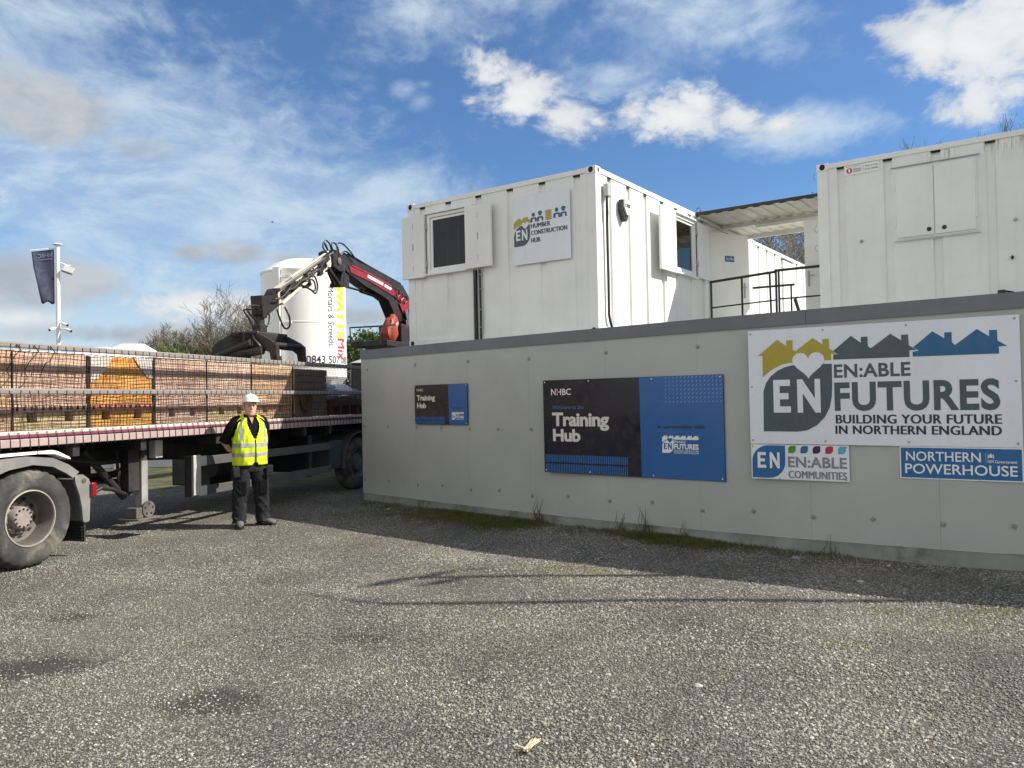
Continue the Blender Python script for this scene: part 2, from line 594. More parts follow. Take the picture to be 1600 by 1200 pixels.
M_banner = mat('banner_navy', (.022, .028, .062), .75, var=.15, vs=3)
M_bannertext = mat('banner_text', (.13, .15, .21), .7, var=.05)
M_fence = mat('fence_grey', (.30, .33, .36), .6, var=.1)
M_whiteplastic = mat('white_plastic', (.74, .75, .72), .4, var=.08, vs=2)
M_skin = mat('skin', (.60, .33, .25), .5, var=.10, vs=18)
M_hivis = mat('hivis_yellow', (.62, .80, .012), .65, var=.08, vs=8, bump=.3, bscale=14)
M_tape = mat('reflective_tape', (.38, .40, .38), .35, metal=.2, var=.08, vs=14)
M_shirt = mat('black_cotton', (.006, .006, .007), .9, var=.2, vs=9, bump=.3, bscale=16, spec=.12)
M_trouser = mat('dark_trousers', (.020, .021, .024), .85, var=.4, vs=7, bump=.8, bscale=13, spec=.15)
M_boot = mat('boot_grey', (.085, .085, .085), .7, var=.25, vs=12, dirt=(.25, .24, .22), dirt_amt=.5, dirt_scale=9)
M_helmet = mat('helmet_white', (.80, .80, .79), .25, var=.02)
M_hair = mat('hair_grey', (.20, .16, .13), .9, var=.2, vs=30)
M_blueplastic = mat('bag_bluewhite', (.30, .33, .42), .5, var=.35, vs=9)
M_redcrate = mat('crate_red', (.10, .016, .014), .6, var=.2)
M_wood = mat('dry_wood', (.52, .42, .29), .85, var=.25, vs=18)
M_packdark = mat('pack_brown', (.17, .135, .11), .85, var=.2, vs=4)
M_brown = mat('coil_brown', (.11, .07, .045), .85, var=.25, vs=10)
M_stone_white = mat('stone_white', (.42, .40, .36), .85, var=.1, vs=30)
M_bird = mat('bird_black', (.012, .012, .014), .8, var=.1)
M_litroom = mat('room_lining', (.09, .09, .085), .8, var=.1)
M_amber = mat('amber_edge', (.55, .33, .06), .6, var=.1)


def glass_mat():
    m = bpy.data.materials.new('window_glass')
    m.use_nodes = True
    N = NT(m.node_tree)
    out = N.n('ShaderNodeOutputMaterial')
    tr = N.n('ShaderNodeBsdfTransparent')
    tr.inputs[0].default_value = (.55, .60, .60, 1)
    gl = N.n('ShaderNodeBsdfGlossy')
    gl.inputs['Roughness'].default_value = .02
    fr = N.n('ShaderNodeFresnel')
    fr.inputs[0].default_value = 1.5
    mx = N.n('ShaderNodeMixShader')
    N.link(fr.outputs[0], mx.inputs[0])
    N.link(tr.outputs[0], mx.inputs[1])
    N.link(gl.outputs[0], mx.inputs[2])
    N.link(mx.outputs[0], out.inputs[0])
    return m


M_glass = glass_mat()


def leaf_mat(name, col, col2):
    m = bpy.data.materials.new(name)
    m.use_nodes = True
    N = NT(m.node_tree)
    out = N.n('ShaderNodeOutputMaterial')
    b = N.n('ShaderNodeBsdfPrincipled')
    t = N.n('ShaderNodeTexCoord').outputs['Object']
    c = N.mix(N.ramp(N.noise(t, 1.4, 5, .7), .35, .65), tuple(col), tuple(col2))
    N.put(b.inputs['Base Color'], c)
    b.inputs['Roughness'].default_value = .65
    tl = N.n('ShaderNodeBsdfTranslucent')
    N.put(tl.inputs[0], c)
    mx = N.n('ShaderNodeMixShader')
    mx.inputs[0].default_value = .3
    N.link(b.outputs[0], mx.inputs[1])
    N.link(tl.outputs[0], mx.inputs[2])
    N.link(mx.outputs[0], out.inputs[0])
    return m


M_leaf = leaf_mat('hedge_leaf', (.05, .09, .018), (.11, .15, .035))
M_leafbright = leaf_mat('bush_leaf', (.10, .17, .02), (.15, .22, .04))
M_leafbrown = leaf_mat('tree_buds', (.085, .07, .035), (.05, .055, .022))
M_grass = leaf_mat('grass_blade', (.085, .10, .018), (.15, .14, .04))
M_drygrass = leaf_mat('dry_grass', (.14, .115, .05), (.09, .08, .03))
M_moss = leaf_mat('moss', (.20, .20, .015), (.28, .26, .04))

# ------------------------------------------------------------------ ground
STAINS = [(-3.14, 5.1, .42, .30), (-1.77, 4.49, .36, .22), (-1.1, 5.6, .25, .12), (-3.6, 6.3, .30, .16)]


def ground_mat():
    m = bpy.data.materials.new('gravel_ground')
    m.use_nodes = True
    N = NT(m.node_tree)
    out = N.n('ShaderNodeOutputMaterial')
    b = N.n('ShaderNodeBsdfPrincipled')
    N.link(b.outputs[0], out.inputs[0])
    t = N.n('ShaderNodeTexCoord').outputs['Object']
    vo = N.n('ShaderNodeTexVoronoi', feature='F1')
    N.link(t, vo.inputs['Vector'])
    vo.inputs['Scale'].default_value = 64
    vsep = N.n('ShaderNodeSeparateColor')
    N.link(vo.outputs['Color'], vsep.inputs[0])
    c = N.mix(vsep.outputs[0], (.04, .038, .033), (.20, .19, .163))
    c = N.mix(N.ramp(vsep.outputs[1], .80, .95, 0, .9), c, (.30, .29, .26))
    edge = N.ramp(vo.outputs['Distance'], .35, .62, 0, .75)
    c = N.mix(edge, c, (.028, .026, .022))  # darkens between stones, the shade of the gaps put into the colour
    patch = N.ramp(N.noise(t, .55, 6, .6), .42, .68, 0, .55)
    c = N.mix(patch, c, (.15, .13, .10))
    s3 = N.n('ShaderNodeSeparateXYZ')
    N.link(t, s3.inputs[0])
    n2 = N.noise(t, 5, 5, .65)
    for (sx, sy, rx, ry) in STAINS:
        dx = N.m('MULTIPLY', N.m('SUBTRACT', s3.outputs[0], sx), 1 / rx)
        dy = N.m('MULTIPLY', N.m('SUBTRACT', s3.outputs[1], sy), 1 / ry)
        d = N.m('SQRT', N.m('ADD', N.m('MULTIPLY', dx, dx), N.m('MULTIPLY', dy, dy)))
        d = N.m('ADD', d, N.m('MULTIPLY', N.m('SUBTRACT', n2, .5), 1.6))
        c = N.mix(N.ramp(d, .55, 1.05, .8, 0), c, (.032, .027, .022))
    # rough grass further away behind the lorry
    far = N.m('MULTIPLY', N.ramp(N.m('ADD', s3.outputs[1], N.m('MULTIPLY', n2, 1.2)), 15.6, 16.4), N.ramp(s3.outputs[0], -2.0, -3.5))
    c = N.mix(far, c, N.mix(N.ramp(N.noise(t, 2.2, 6, .7), .4, .65), (.045, .055, .014), (.14, .115, .055)))
    N.put(b.inputs['Base Color'], c)
    b.inputs['Roughness'].default_value = .9
    bn = N.n('ShaderNodeBump')
    bn.inputs['Strength'].default_value = .9
    bn.inputs['Distance'].default_value = .012
    N.link(N.m('SUBTRACT', N.noise(t, 120, 3), vo.outputs['Distance']), bn.inputs['Height'])
    N.link(bn.outputs[0], b.inputs['Normal'])
    return m


M_ground = ground_mat()


def gz(x, y):
    z = .012 * math.sin(x * 1.1 + .6 * y) * math.sin(y * .9 - .4 * x) + .008 * math.sin(2.3 * x + 1.7) * math.sin(1.9 * y)
    return z * max(0, min(1, (14 - y) / 4))


g = MB()
xs = [-400, -120, -60, -30, -20] + [-14 + .5 * i for i in range(57)] + [20, 30, 60, 120, 400]
ys = [-60, -20, -5] + [0 + .5 * i for i in range(37)] + [22, 28, 40, 80, 200, 500]
vid = {}
for j, y in enumerate(ys):
    for i, x in enumerate(xs):
        vid[i, j] = len(g.v)
        g.v.append((x, y, gz(x, y)))
for j in range(len(ys) - 1):
    for i in range(len(xs) - 1):
        g.f.append((vid[i, j], vid[i + 1, j], vid[i + 1, j + 1], vid[i, j + 1]))
ground = g.build('ground', M_ground, smooth=True)
tag(ground, kind='structure')


def stone_mat():
    m = bpy.data.materials.new('gravel_stone')
    m.use_nodes = True
    N = NT(m.node_tree)
    out = N.n('ShaderNodeOutputMaterial')
    b = N.n('ShaderNodeBsdfPrincipled')
    N.link(b.outputs[0], out.inputs[0])
    oi = N.n('ShaderNodeObjectInfo')
    r = oi.outputs['Random']
    r2 = N.m('FRACT', N.m('MULTIPLY', r, 37.3))
    c = N.mix(r, (.115, .111, .099), (.335, .32, .276))
    c = N.mix(N.ramp(r2, .93, .985), c, (.50, .48, .43))
    c = N.mix(N.ramp(N.m('FRACT', N.m('MULTIPLY', r, 91.7)), .88, .95, 0, .7), c, (.25, .20, .145))
    patch = N.ramp(N.noise(oi.outputs['Location'], .42, 5, .6), .50, .72, 0, .55)
    dv = N.n('ShaderNodeVectorMath', operation='DISTANCE')
    N.link(oi.outputs['Location'], dv.inputs[0])
    dv.inputs[1].default_value = (-.15, 5.4, 0)
    tan_ = N.ramp(N.m('ADD', dv.outputs['Value'], N.m('MULTIPLY', N.noise(oi.outputs['Location'], 2.2, 4), .9)), .55, 1.35, .75, 0)
    patch = N.m('MAXIMUM', patch, tan_)
    tone = N.ramp(N.noise(oi.outputs['Location'], .8, 4, .55), .3, .7, .70, 1.25)
    c = N.mix(patch, c, N.mix(r2, (.12, .10, .074), (.37, .32, .255)))
    vm = N.n('ShaderNodeVectorMath', operation='SCALE')
    N.link(c, vm.inputs[0])
    N.link(tone, vm.inputs[3])
    c = vm.outputs[0]
    N.put(b.inputs['Base Color'], c)
    b.inputs['Roughness'].default_value = .8
    return m


M_stone = stone_mat()


def scatter_gravel():
    """loose stones lying on the yard, spread with geometry nodes over a sheet that follows the ground"""
    b = MB()
    st = .25
    ids = {}
    for iy in range(int(3.0 / st), int(15.5 / st)):
        y = iy * st
        for ix in range(int(-12 / st), int(8 / st)):
            x = ix * st
            if x < -.74 * (y + .3) - .3 or x > .74 * (y + .3) + .3:
                continue
            if x > -2.4 and (y - 13.4) + (x + 2.4) * .86 > .35:
                continue
            q = []
            for (px, py) in ((x, y), (x + st, y), (x + st, y + st), (x, y + st)):
                k = (round(px, 3), round(py, 3))
                if k not in ids:
                    ids[k] = len(b.v)
                    b.v.append((px, py, gz(px, py)))
                q.append(ids[k])
            b.f.append(tuple(q))
    o = b.build('gravel', M_stone)
    tag(o, 'loose grey and tan gravel covering the yard', 'gravel', kind='stuff')
    ng = bpy.data.node_groups.new('gravel_scatter', 'GeometryNodeTree')
    ng.interface.new_socket('Geometry', in_out='INPUT', socket_type='NodeSocketGeometry')
    ng.interface.new_socket('Geometry', in_out='OUTPUT', socket_type='NodeSocketGeometry')
    T = NT(ng)
    gi = T.n('NodeGroupInput')
    go = T.n('NodeGroupOutput')
    pos = T.n('GeometryNodeInputPosition')
    s3 = T.n('ShaderNodeSeparateXYZ')
    T.link(pos.outputs[0], s3.inputs[0])
    dens = T.ramp(s3.outputs[1], 4.5, 13.0, 5600, 2200, smooth=False)
    left = T.ramp(T.m('ADD', s3.outputs[0], T.m('MULTIPLY', T.m('SUBTRACT', T.noise(pos.outputs[0], .45, 4), .5), 5.0)), -2.6, 1.4, .74, 1.0)
    n = T.noise(pos.outputs[0], 1.1, 4)
    dens = T.m('MULTIPLY', dens, T.ramp(n, .36, .58, .40, 1.1))
    n5 = T.noise(pos.outputs[0], 5, 5)
    for (sx, sy, rx, ry) in STAINS:
        dx = T.m('MULTIPLY', T.m('SUBTRACT', s3.outputs[0], sx), 1 / rx)
        dy = T.m('MULTIPLY', T.m('SUBTRACT', s3.outputs[1], sy), 1 / ry)
        d = T.m('SQRT', T.m('ADD', T.m('MULTIPLY', dx, dx), T.m('MULTIPLY', dy, dy)))
        d = T.m('ADD', d, T.m('MULTIPLY', T.m('SUBTRACT', n5, .5), 1.6))
        dens = T.m('MULTIPLY', dens, T.ramp(d, .6, 1.0, .10, 1))
    dp = T.n('GeometryNodeDistributePointsOnFaces', distribute_method='RANDOM')
    T.link(gi.outputs[0], dp.inputs['Mesh'])
    T.link(dens, dp.inputs['Density'])
    ico = T.n('GeometryNodeMeshIcoSphere')
    ico.inputs['Radius'].default_value = 1.0
    ico.inputs['Subdivisions'].default_value = 1
    sp_ = T.n('GeometryNodeSetPosition')
    T.link(ico.outputs['Mesh'], sp_.inputs['Geometry'])
    rv = T.n('FunctionNodeRandomValue', data_type='FLOAT_VECTOR')
    rv.inputs[0].default_value = (-.34, -.34, -.34)
    rv.inputs[1].default_value = (.34, .34, .34)
    T.link(rv.outputs[0], sp_.inputs['Offset'])
    setm = T.n('GeometryNodeSetMaterial')
    T.link(sp_.outputs[0], setm.inputs['Geometry'])
    setm.inputs['Material'].default_value = M_stone
    inst = T.n('GeometryNodeInstanceOnPoints')
    lift = T.n('GeometryNodeSetPosition')
    T.link(dp.outputs['Points'], lift.inputs['Geometry'])
    lift.inputs['Offset'].default_value = (0, 0, .001)
    T.link(lift.outputs[0], inst.inputs['Points'])
    T.link(setm.outputs[0], inst.inputs['Instance'])
    rr = T.n('FunctionNodeRandomValue', data_type='FLOAT_VECTOR')
    rr.inputs[0].default_value = (-.5, -.5, 0)
    rr.inputs[1].default_value = (.5, .5, 6.28)
    rr.inputs['Seed'].default_value = 3
    T.link(rr.outputs[0], inst.inputs['Rotation'])
    r1 = T.n('FunctionNodeRandomValue', data_type='FLOAT')
    r1.inputs[2].default_value = .0
    r1.inputs[3].default_value = 1.0
    r1.inputs['Seed'].default_value = 9
    size = T.m('MULTIPLY', T.m('ADD', .0036, T.m('MULTIPLY', T.m('POWER', r1.outputs[1], 2.8), .0085)), left)
    r3 = T.n('FunctionNodeRandomValue', data_type='FLOAT_VECTOR')
    r3.inputs[0].default_value = (.8, .62, .5)
    r3.inputs[1].default_value = (1.45, 1.05, .85)
    r3.inputs['Seed'].default_value = 5
    vm = T.n('ShaderNodeVectorMath', operation='SCALE')
    T.link(r3.outputs[0], vm.inputs[0])
    T.link(size, vm.inputs[3])
    T.link(vm.outputs[0], inst.inputs['Scale'])
    T.link(inst.outputs[0], go.inputs[0])
    md = o.modifiers.new('gravel_scatter', 'NODES')
    md.node_group = ng
    return o


scatter_gravel()

# ------------------------------------------------------------------ hoarding
WALL = [(-2.579, 13.260), (-1.535, 12.248), (-0.651, 11.413), (0.230, 10.606), (1.183, 9.769), (2.149, 8.969), (3.138, 8.212),
        (4.127, 7.532), (5.150, 6.900), (6.21, 6.30), (7.29, 5.73), (8.40, 5.22), (9.55, 4.75), (10.7, 4.33)]
WZ = [.121, .121, .122, .124, .127, .133, .141, .15, .165, .17, .17, .17, .17, .17]
ho = empty('hoarding', (WALL[0][0], WALL[0][1], 0), label='long grey panelled site hoarding with dark capping, carrying the sign boards', cat='hoarding')
HL = (-WALL[0][0], -WALL[0][1], 0)


def wall_nrm(i):
    a, b = Vector(WALL[i]), Vector(WALL[i + 1])
    d = (b - a).normalized()
    return d, Vector((d.y, -d.x))


def wall_slab(mb, i, z0a, z0b, z1a, z1b, front, back, ga=0.0, gb=0.0):
    d, n = wall_nrm(i)
    a = Vector(WALL[i]) + d * ga
    b = Vector(WALL[i + 1]) - d * gb
    v = []
    for p, z0, z1 in ((a, z0a, z1a), (b, z0b, z1b)):
        for o in (front, -back):
            q = p + n * o
            v += [(q.x, q.y, z0), (q.x, q.y, z1)]
    f = [(0, 4, 5, 1), (2, 3, 7, 6), (0, 1, 3, 2), (4, 6, 7, 5), (1, 5, 7, 3), (0, 2, 6, 4)]
    mb.add(v, f)


capb = MB()
skb = MB()
rails, rails2 = MB(), MB()
for i in range(len(WALL) - 1):
    p = MB()
    wall_slab(p, i, WZ[i], WZ[i + 1], WZ[i] + 2.30, WZ[i + 1] + 2.30, 0, .018, .0008, .0008)
    p.build('panel', M_panel, ho, loc=HL)
    wall_slab(skb, i, -.1, -.1, WZ[i] - .004, WZ[i + 1] - .004, -.012, .05)
    wall_slab(rails, i, .5, .5, .6, .6, -.03, .09)
    wall_slab(rails2, i, 1.9, 1.9, 2.0, 2.0, -.03, .09)
# continuous capping: one mitred strip in three lengths
for (i0, i1) in ((0, 3), (3, 6), (6, len(WALL) - 1)):
    cb = MB()
    ring = []
    for i in range(i0, i1 + 1):
        d1, n1 = wall_nrm(max(0, i - 1))
        d2, n2 = wall_nrm(min(i, len(WALL) - 2))
        n = (n1 + n2).normalized()
        p = Vector(WALL[i])
        zt, zb = WZ[i] + 2.432, WZ[i] + 2.282
        dd = (d2 if i < len(WALL) - 1 else d1) * (.002 if i == i0 else (-.002 if i == i1 else 0))
        f_, b_ = p + n * .022 + dd, p - n * .12 + dd
        ring.append([(f_.x, f_.y, zb), (f_.x, f_.y, zt), (b_.x, b_.y, zt), (b_.x, b_.y, zb)])
    cb.rings(ring)
    cb.build('capping', M_cap, ho, loc=HL)
skb.build('kickboard', M_skirt, ho, loc=HL)
rails.build('back_rail', M_deck, ho, loc=HL)
rails2.build('back_rail', M_deck, ho, loc=HL)
end = MB()
d, n = wall_nrm(0)
q0, q1 = Vector(WALL[0]) - n * .02, Vector(WALL[0]) - n * 1.1
end.box(0, (q1 - q0).length, -.02, 0, .1, 2.40, M=Matrix.Translation((q0.x, q0.y, 0)) @ Matrix.Rotation(math.atan2(-n.y, -n.x), 4, 'Z'))
end.build('return_panel', M_panel, ho, loc=HL)
rb = random.Random(3)


def washer(i, f, z, rot):
    d, n = wall_nrm(i)
    p = Vector(WALL[i]).lerp(Vector(WALL[i + 1]), f)
    M = Matrix.Translation((p.x + n.x * .001, p.y + n.y * .001, z)) @ Matrix.Rotation(math.atan2(d.y, d.x), 4, 'Z') @ Matrix.Rotation(rot, 4, 'Y')
    w = MB()
    w.box(-.023, .023, -.004, 0, -.023, .023, .0015, M)
    nut = MB()
    nut.lathe([(.013, -.004), (.013, -.014), (.008, -.018)], 6, 'y')
    w.add([M @ Vector(v) for v in nut.v], nut.f)
    o = w.build('washer_plate', M_bolt, ho, loc=HL)


for i in range(0, 9):
    for f in (.02, .5):
        washer(i, f + (.03 if f == .02 and i == 0 else 0), WZ[i] + (.24 if f < .1 else .26) + rb.uniform(-.02, .02), rb.choice([0, 0, .5, .78, .3]))
    if i < 4:
        for f in (.02, .5):
            if i < 3 or f < .1:
                washer(i, f + (.03 if i == 0 and f < .1 else 0), 1.26 + rb.uniform(-.01, .01), rb.choice([0, .2]))
    if i < 6:
        washer(i, .01 if i else .12, 2.23 + rb.uniform(-.02, .02), 0)

# ------------------------------------------------------------------ sign boards on the hoarding


def sign_root(name, i, j, s0, z0, off, label, cat='sign', group=None):
    a, b = Vector(WALL[i]), Vector(WALL[j])
    d = (b - a).normalized()
    n = Vector((d.y, -d.x))
    p = a + d * s0 + n * off
    return empty(name, (p.x, p.y, z0), math.atan2(d.y, d.x), label, cat, group)


def board(root, w, h, m, t=.010, name='board'):
    b = MB()
    b.box(0, w, -t, 0, 0, h, .0025)
    return b.build(name, m, root)


def flat(mb, pts, y):
    mb.poly([(p[0], y, p[1]) for p in pts])


def leaf_shape(x0, z0, x1, z1, n=10, r=.55):
    """emblem leaf: square at lower left and upper right, rounded at the other two"""
    w, h = x1 - x0, z1 - z0
    pts = [(x0, z0)]
    rx, rz = w * r, h * r
    for k in range(n + 1):
        a = -pi / 2 + (pi / 2) * k / n
        pts.append((x1 - rx + rx * math.cos(a), z0 + rz + rz * math.sin(a)))
    pts.append((x1, z1))
    for k in range(n + 1):
        a = pi / 2 + (pi / 2) * k / n
        pts.append((x0 + rx + rx * math.cos(a), z1 - rz + rz * math.sin(a)))
    return pts


def heart(cx, zb, zt, w, n=14):
    pts = []
    for k in range(2 * n):
        t = 2 * pi * k / (2 * n)
        x = 16 * math.sin(t) ** 3 / 32
        z = (13 * math.cos(t) - 5 * math.cos(2 * t) - 2 * math.cos(3 * t) - math.cos(4 * t) + 17) / 29
        pts.append((cx + x * w, zb + z * (zt - zb)))
    return pts


def letter_E(x0, z0, x1, z1, k=.30, kz=.19):
    w, h = x1 - x0, z1 - z0
    sx = w * k * 1.25
    t = h * kz
    m0 = z0 + h * .5 - t / 2
    return [(x0, z0), (x1, z0), (x1, z0 + t), (x0 + sx, z0 + t), (x0 + sx, m0), (x0 + w * .88, m0), (x0 + w * .88, m0 + t), (x0 + sx, m0 + t),
            (x0 + sx, z1 - t), (x1 - w * .02, z1 - t), (x1 - w * .02, z1), (x0, z1)]


def letter_N(x0, z0, x1, z1, k=.24):
    w, h = x1 - x0, z1 - z0
    s = w * k
    return [(x0, z0), (x0 + s, z0), (x0 + s, z0 + h * .58), (x1 - s * .95, z0), (x1, z0), (x1, z1), (x1 - s, z1), (x1 - s, z0 + h * .42), (x0 + s * .95, z1), (x0, z1)]


YEL = [(.105, .958), (.315, 1.123), (.407, 1.049), (.407, 1.11), (.474, 1.108), (.471, 1.008), (.501, .991), (.678, 1.122), (.775, 1.048), (.775, 1.104), (.838, 1.102), (.839, 1.001), (.931, .939), (.853, .947), (.855, .88), (.764, .884), (.466, .875), (.36, .855), (.272, .815), (.20, .765), (.152, .726), (.154, .956)]
GRYH = [(.878, .974), (1.052, 1.122), (1.145, 1.045), (1.146, 1.105), (1.208, 1.104), (1.209, 1.008), (1.236, .984), (1.418, 1.12), (1.516, 1.048), (1.514, 1.103), (1.576, 1.104), (1.58, .996), (1.649, .949), (1.584, .946), (1.584, .881), (.876, .885), (.878, .936), (.931, .939)]
BLUH = [(1.618, .975), (1.789, 1.122), (1.889, 1.047), (1.891, 1.104), (1.951, 1.104), (1.952, 1.008), (1.976, .977), (2.161, 1.12), (2.258, 1.045), (2.259, 1.103), (2.321, 1.102), (2.323, 1.002), (2.40, .948), (2.332, .945), (2.334, .88), (1.612, .883), (1.613, .93), (1.668, .941)]


def tr(pts, ox, oz, sx, sz=None):
    sz = sz or sx
    return [(ox + p[0] * sx, oz + p[1] * sz) for p in pts]


def screws(root, pts, m=M_bolt, r=.010):
    for (x, z) in pts:
        b = MB()
        b.lathe([(r, -.0105), (r, -.014), (r * .5, -.017)], 8, 'y', (x, 0, z))
        b.build('screw', m, root)


# EN:ABLE FUTURES
fs = sign_root('sign_board', 6, 8, -.61, 1.146, .032, 'largest white sign board with mustard, slate and blue house silhouettes and a heart', 'sign')
board(fs, 2.50, 1.235, M_signwhite)
e = MB()
flat(e, YEL, -.013)
e.build('house_emblem', M_olive, fs)
e = MB()
flat(e, GRYH, -.013)
e.build('house_emblem', M_slate, fs)
e = MB()
flat(e, BLUH, -.013)
e.build('house_emblem', M_blue, fs)
e = MB()
LEAF = [(.148, .137), (.50, .135), (.60, .150), (.70, .205), (.78, .29), (.83, .39), (.852, .50), (.859, .62), (.861, .843), (.763, .846), (.465, .842), (.385, .825), (.31, .79), (.235, .73), (.185, .66), (.155, .57)]
flat(e, LEAF, -.013)
e.build('leaf_emblem', M_slate, fs)
e = MB()
flat(e, letter_E(.261, .338, .440, .690), -.0165)
flat(e, letter_N(.509, .336, .742, .690), -.0165)
flat(e, heart(.628, .69, .972, .325), -.0165)
e.build('emblem_lettering', M_signwhite, fs)
e = MB()
text(e, 'EN:ABLE', .880, .693, 1.589, .834, -.013, .026, 1.05)
text(e, 'FUTURES', .879, .350, 2.333, .650, -.013, .033, 1.08)
e.build('lettering', M_slate, fs)
e = MB()
text(e, 'BUILDING YOUR FUTURE', .889, .222, 2.337, .313, -.013, .004, 1.06, bold=.004)
text(e, 'IN NORTHERN ENGLAND', .883, .115, 2.334, .203, -.013, .004, 1.06, bold=.004)
e.build('lettering', M_text, fs)
screws(fs, [(.03, 1.2), (.78, 1.2), (1.56, 1.2), (2.46, 1.2), (.03, .62), (2.46, .62), (.03, .04), (.78, .04), (1.56, .04), (2.46, .04)])

# EN:ABLE COMMUNITIES
cs = sign_root('sign_board', 6, 8, -.607, .765, .028, 'small white sign board with a blue leaf and five coloured leaves in a row', 'sign')
board(cs, 1.0, .375, M_signwhite, .008)
e = MB()
flat(e, leaf_shape(.012, .014, .362, .366, r=.5), -.011)
e.build('leaf_emblem', M_brightblue, cs)
e = MB()
flat(e, letter_E(.070, .121, .160, .291, .26), -.014)
flat(e, letter_N(.200, .120, .304, .291, .24), -.014)
e.build('emblem_lettering', M_palewhite, cs)
for k, m in enumerate((M_green, M_brightblue, M_purple, M_red, M_cyan)):
    e = MB()
    flat(e, leaf_shape(.396 + .1246 * k, .287, .472 + .1246 * k, .365, r=.5), -.011)
    e.build('colour_leaf', m, cs)
e = MB()
text(e, 'EN:ABLE', .390, .134, .978, .250, -.011, .026, 1.04)
text(e, 'COMMUNITIES', .396, .020, .972, .100, -.011, 0, 1.06, bold=.0040)
e.build('lettering', M_greytext, cs)
screws(cs, [(.02, .355), (.98, .355), (.30, .01), (.97, .02)], r=.007)

# NORTHERN POWERHOUSE
ns = sign_root('sign_board', 6, 8, .860, .826, .028, 'bright blue sign board with white border and white capitals, below the largest white board', 'sign')
board(ns, 1.03, .318, M_palewhite, .008)
e = MB()
e.box(.012, 1.018, -.0095, -.008, .012, .306)
e.build('blue_field', M_brightblue, ns)
e = MB()
text(e, 'NORTHERN', .058, .177, .692, .270, -.0125, .010)
text(e, 'POWERHOUSE', .047, .052, .982, .150, -.0125, .010)
text(e, 'HM Government', .747, .172, .979, .202, -.0125, 0, bold=.0006)
flat(e, [(.7305, .177), (.7325, .177), (.7325, .268), (.7305, .268)], -.0125)
e.build('lettering', M_palewhite, ns)
e = MB()
flat(e, [(.762, .222), (.782, .222), (.786, .25), (.758, .25)], -.0125)
flat(e, [(.766, .252), (.778, .252), (.779, .262), (.765, .262)], -.0125)
for sx in (-1, 1):
    flat(e, [(.772 + sx * .016, .216), (.772 + sx * .026, .216), (.772 + sx * .022, .258), (.772 + sx * .017, .246)], -.0125)
e.build('crest', M_palewhite, ns)
screws(ns, [(.3, .303), (.66, .303), (.34, .012), (.68, .012)], r=.006)

# Training Hub, large
ts = sign_root('sign_board', 4, 6, -.953, .703, .032, 'large navy and royal blue sign board with dash pattern, middle of the hoarding', 'sign')
board(ts, 2.528, 1.217, M_navy)
e = MB()
flat(e, [(1.462, .004), (2.524, .004), (2.524, 1.213), (1.453, 1.213)], -.012)
e.build('blue_field', M_pblue, ts)
e = MB()
text(e, 'Training', .142, .557, 1.015, .790, -.012, .036, .95)
text(e, 'Hub', .150, .410, .582, .574, -.012, .036, .95)
e.build('lettering', mat('print_cream', (.70, .66, .60), .35, var=.02), ts)
e = MB()
text(e, 'N', .134, 1.018, .210, 1.101, -.012, .010)
text(e, 'HBC', .225, 1.018, .448, 1.101, -.012, .010)
e.build('logo_lettering', M_palewhite, ts)
e = MB()
flat(e, [(.196, 1.030), (.226, 1.052), (.240, 1.03), (.246, 1.06), (.222, 1.094), (.206, 1.06)], -.0155)
e.build('logo_mark', M_red, ts)
e = MB()
text(e, 'Welcome to the', .145, .834, .642, .884, -.012, 0, bold=.001)
e.build('welcome_lettering', M_dimblue, ts)
e = MB()
for k in range(47):
    x = .022 + k * .0268
    flat(e, [(x, .006), (x + .015, .006), (x + .015, .118), (x, .118)], -.012)
    flat(e, [(x, .138), (x + .015, .138), (x + .015, .238), (x, .238)], -.012)
e.build('stripe_pattern', M_stripe, ts)
e = MB()
for r_ in range(7):
    for c_ in range(15):
        x, z = 1.808 + c_ * .0494, .912 + r_ * .0478
        flat(e, [(x - .010, z - .010), (x - .004, z - .012), (x + .012, z + .008), (x + .006, z + .011)], -.0155)
e.build('dash_pattern', mat('print_paleblue', (.30, .42, .70), .3, var=.02), ts)
e = MB()
text(e, 'in partnership with', 1.694, .586, 2.288, .642, -.0155, 0, bold=.0015)
e.build('partner_lettering', M_text, ts)


def mini_logo(root, ox, oz, k, y, detail=True):
    """white houses-and-leaf logo printed small; k scales the big board"""
    e = MB()
    T_ = lambda pts: tr(pts, ox, oz, k)
    for h_ in (YEL, GRYH, BLUH):
        flat(e, T_(h_), y)
    flat(e, T_(LEAF), y)
    if detail:
        f = lambda x, yy, z: (ox + x * k, y, oz + z * k)
        text(e, 'EN:ABLE', .880, .693, 1.589, .834, 0, .012, fn=f)
        text(e, 'FUTURES', .879, .350, 2.333, .650, 0, .038, fn=f)
        text(e, 'BUILDING YOUR FUTURE', .885, .222, 2.341, .313, 0, .012, fn=f)
        text(e, 'IN NORTHERN ENGLAND', .879, .115, 2.338, .203, 0, .012, fn=f)
    else:
        flat(e, T_([(.90, .35), (2.33, .35), (2.33, .80), (.90, .80)]), y)
    return e


e = mini_logo(ts, 1.715, .278, .213, -.0155)
e.build('partner_logo', M_palewhite, ts)
e = MB()
for pts in (letter_E(.261, .338, .440, .690), letter_N(.509, .336, .742, .690), heart(.628, .69, .972, .325)):
    flat(e, tr(pts, 1.715, .278, .213), -.0185)
e.build('logo_cutout', M_pblue, ts)
screws(ts, [(.03, 1.19), (.72, 1.19), (1.62, 1.19), (2.49, 1.19), (.03, .03), (.72, .03), (1.62, .03), (2.49, .03)], M_palewhite, .009)

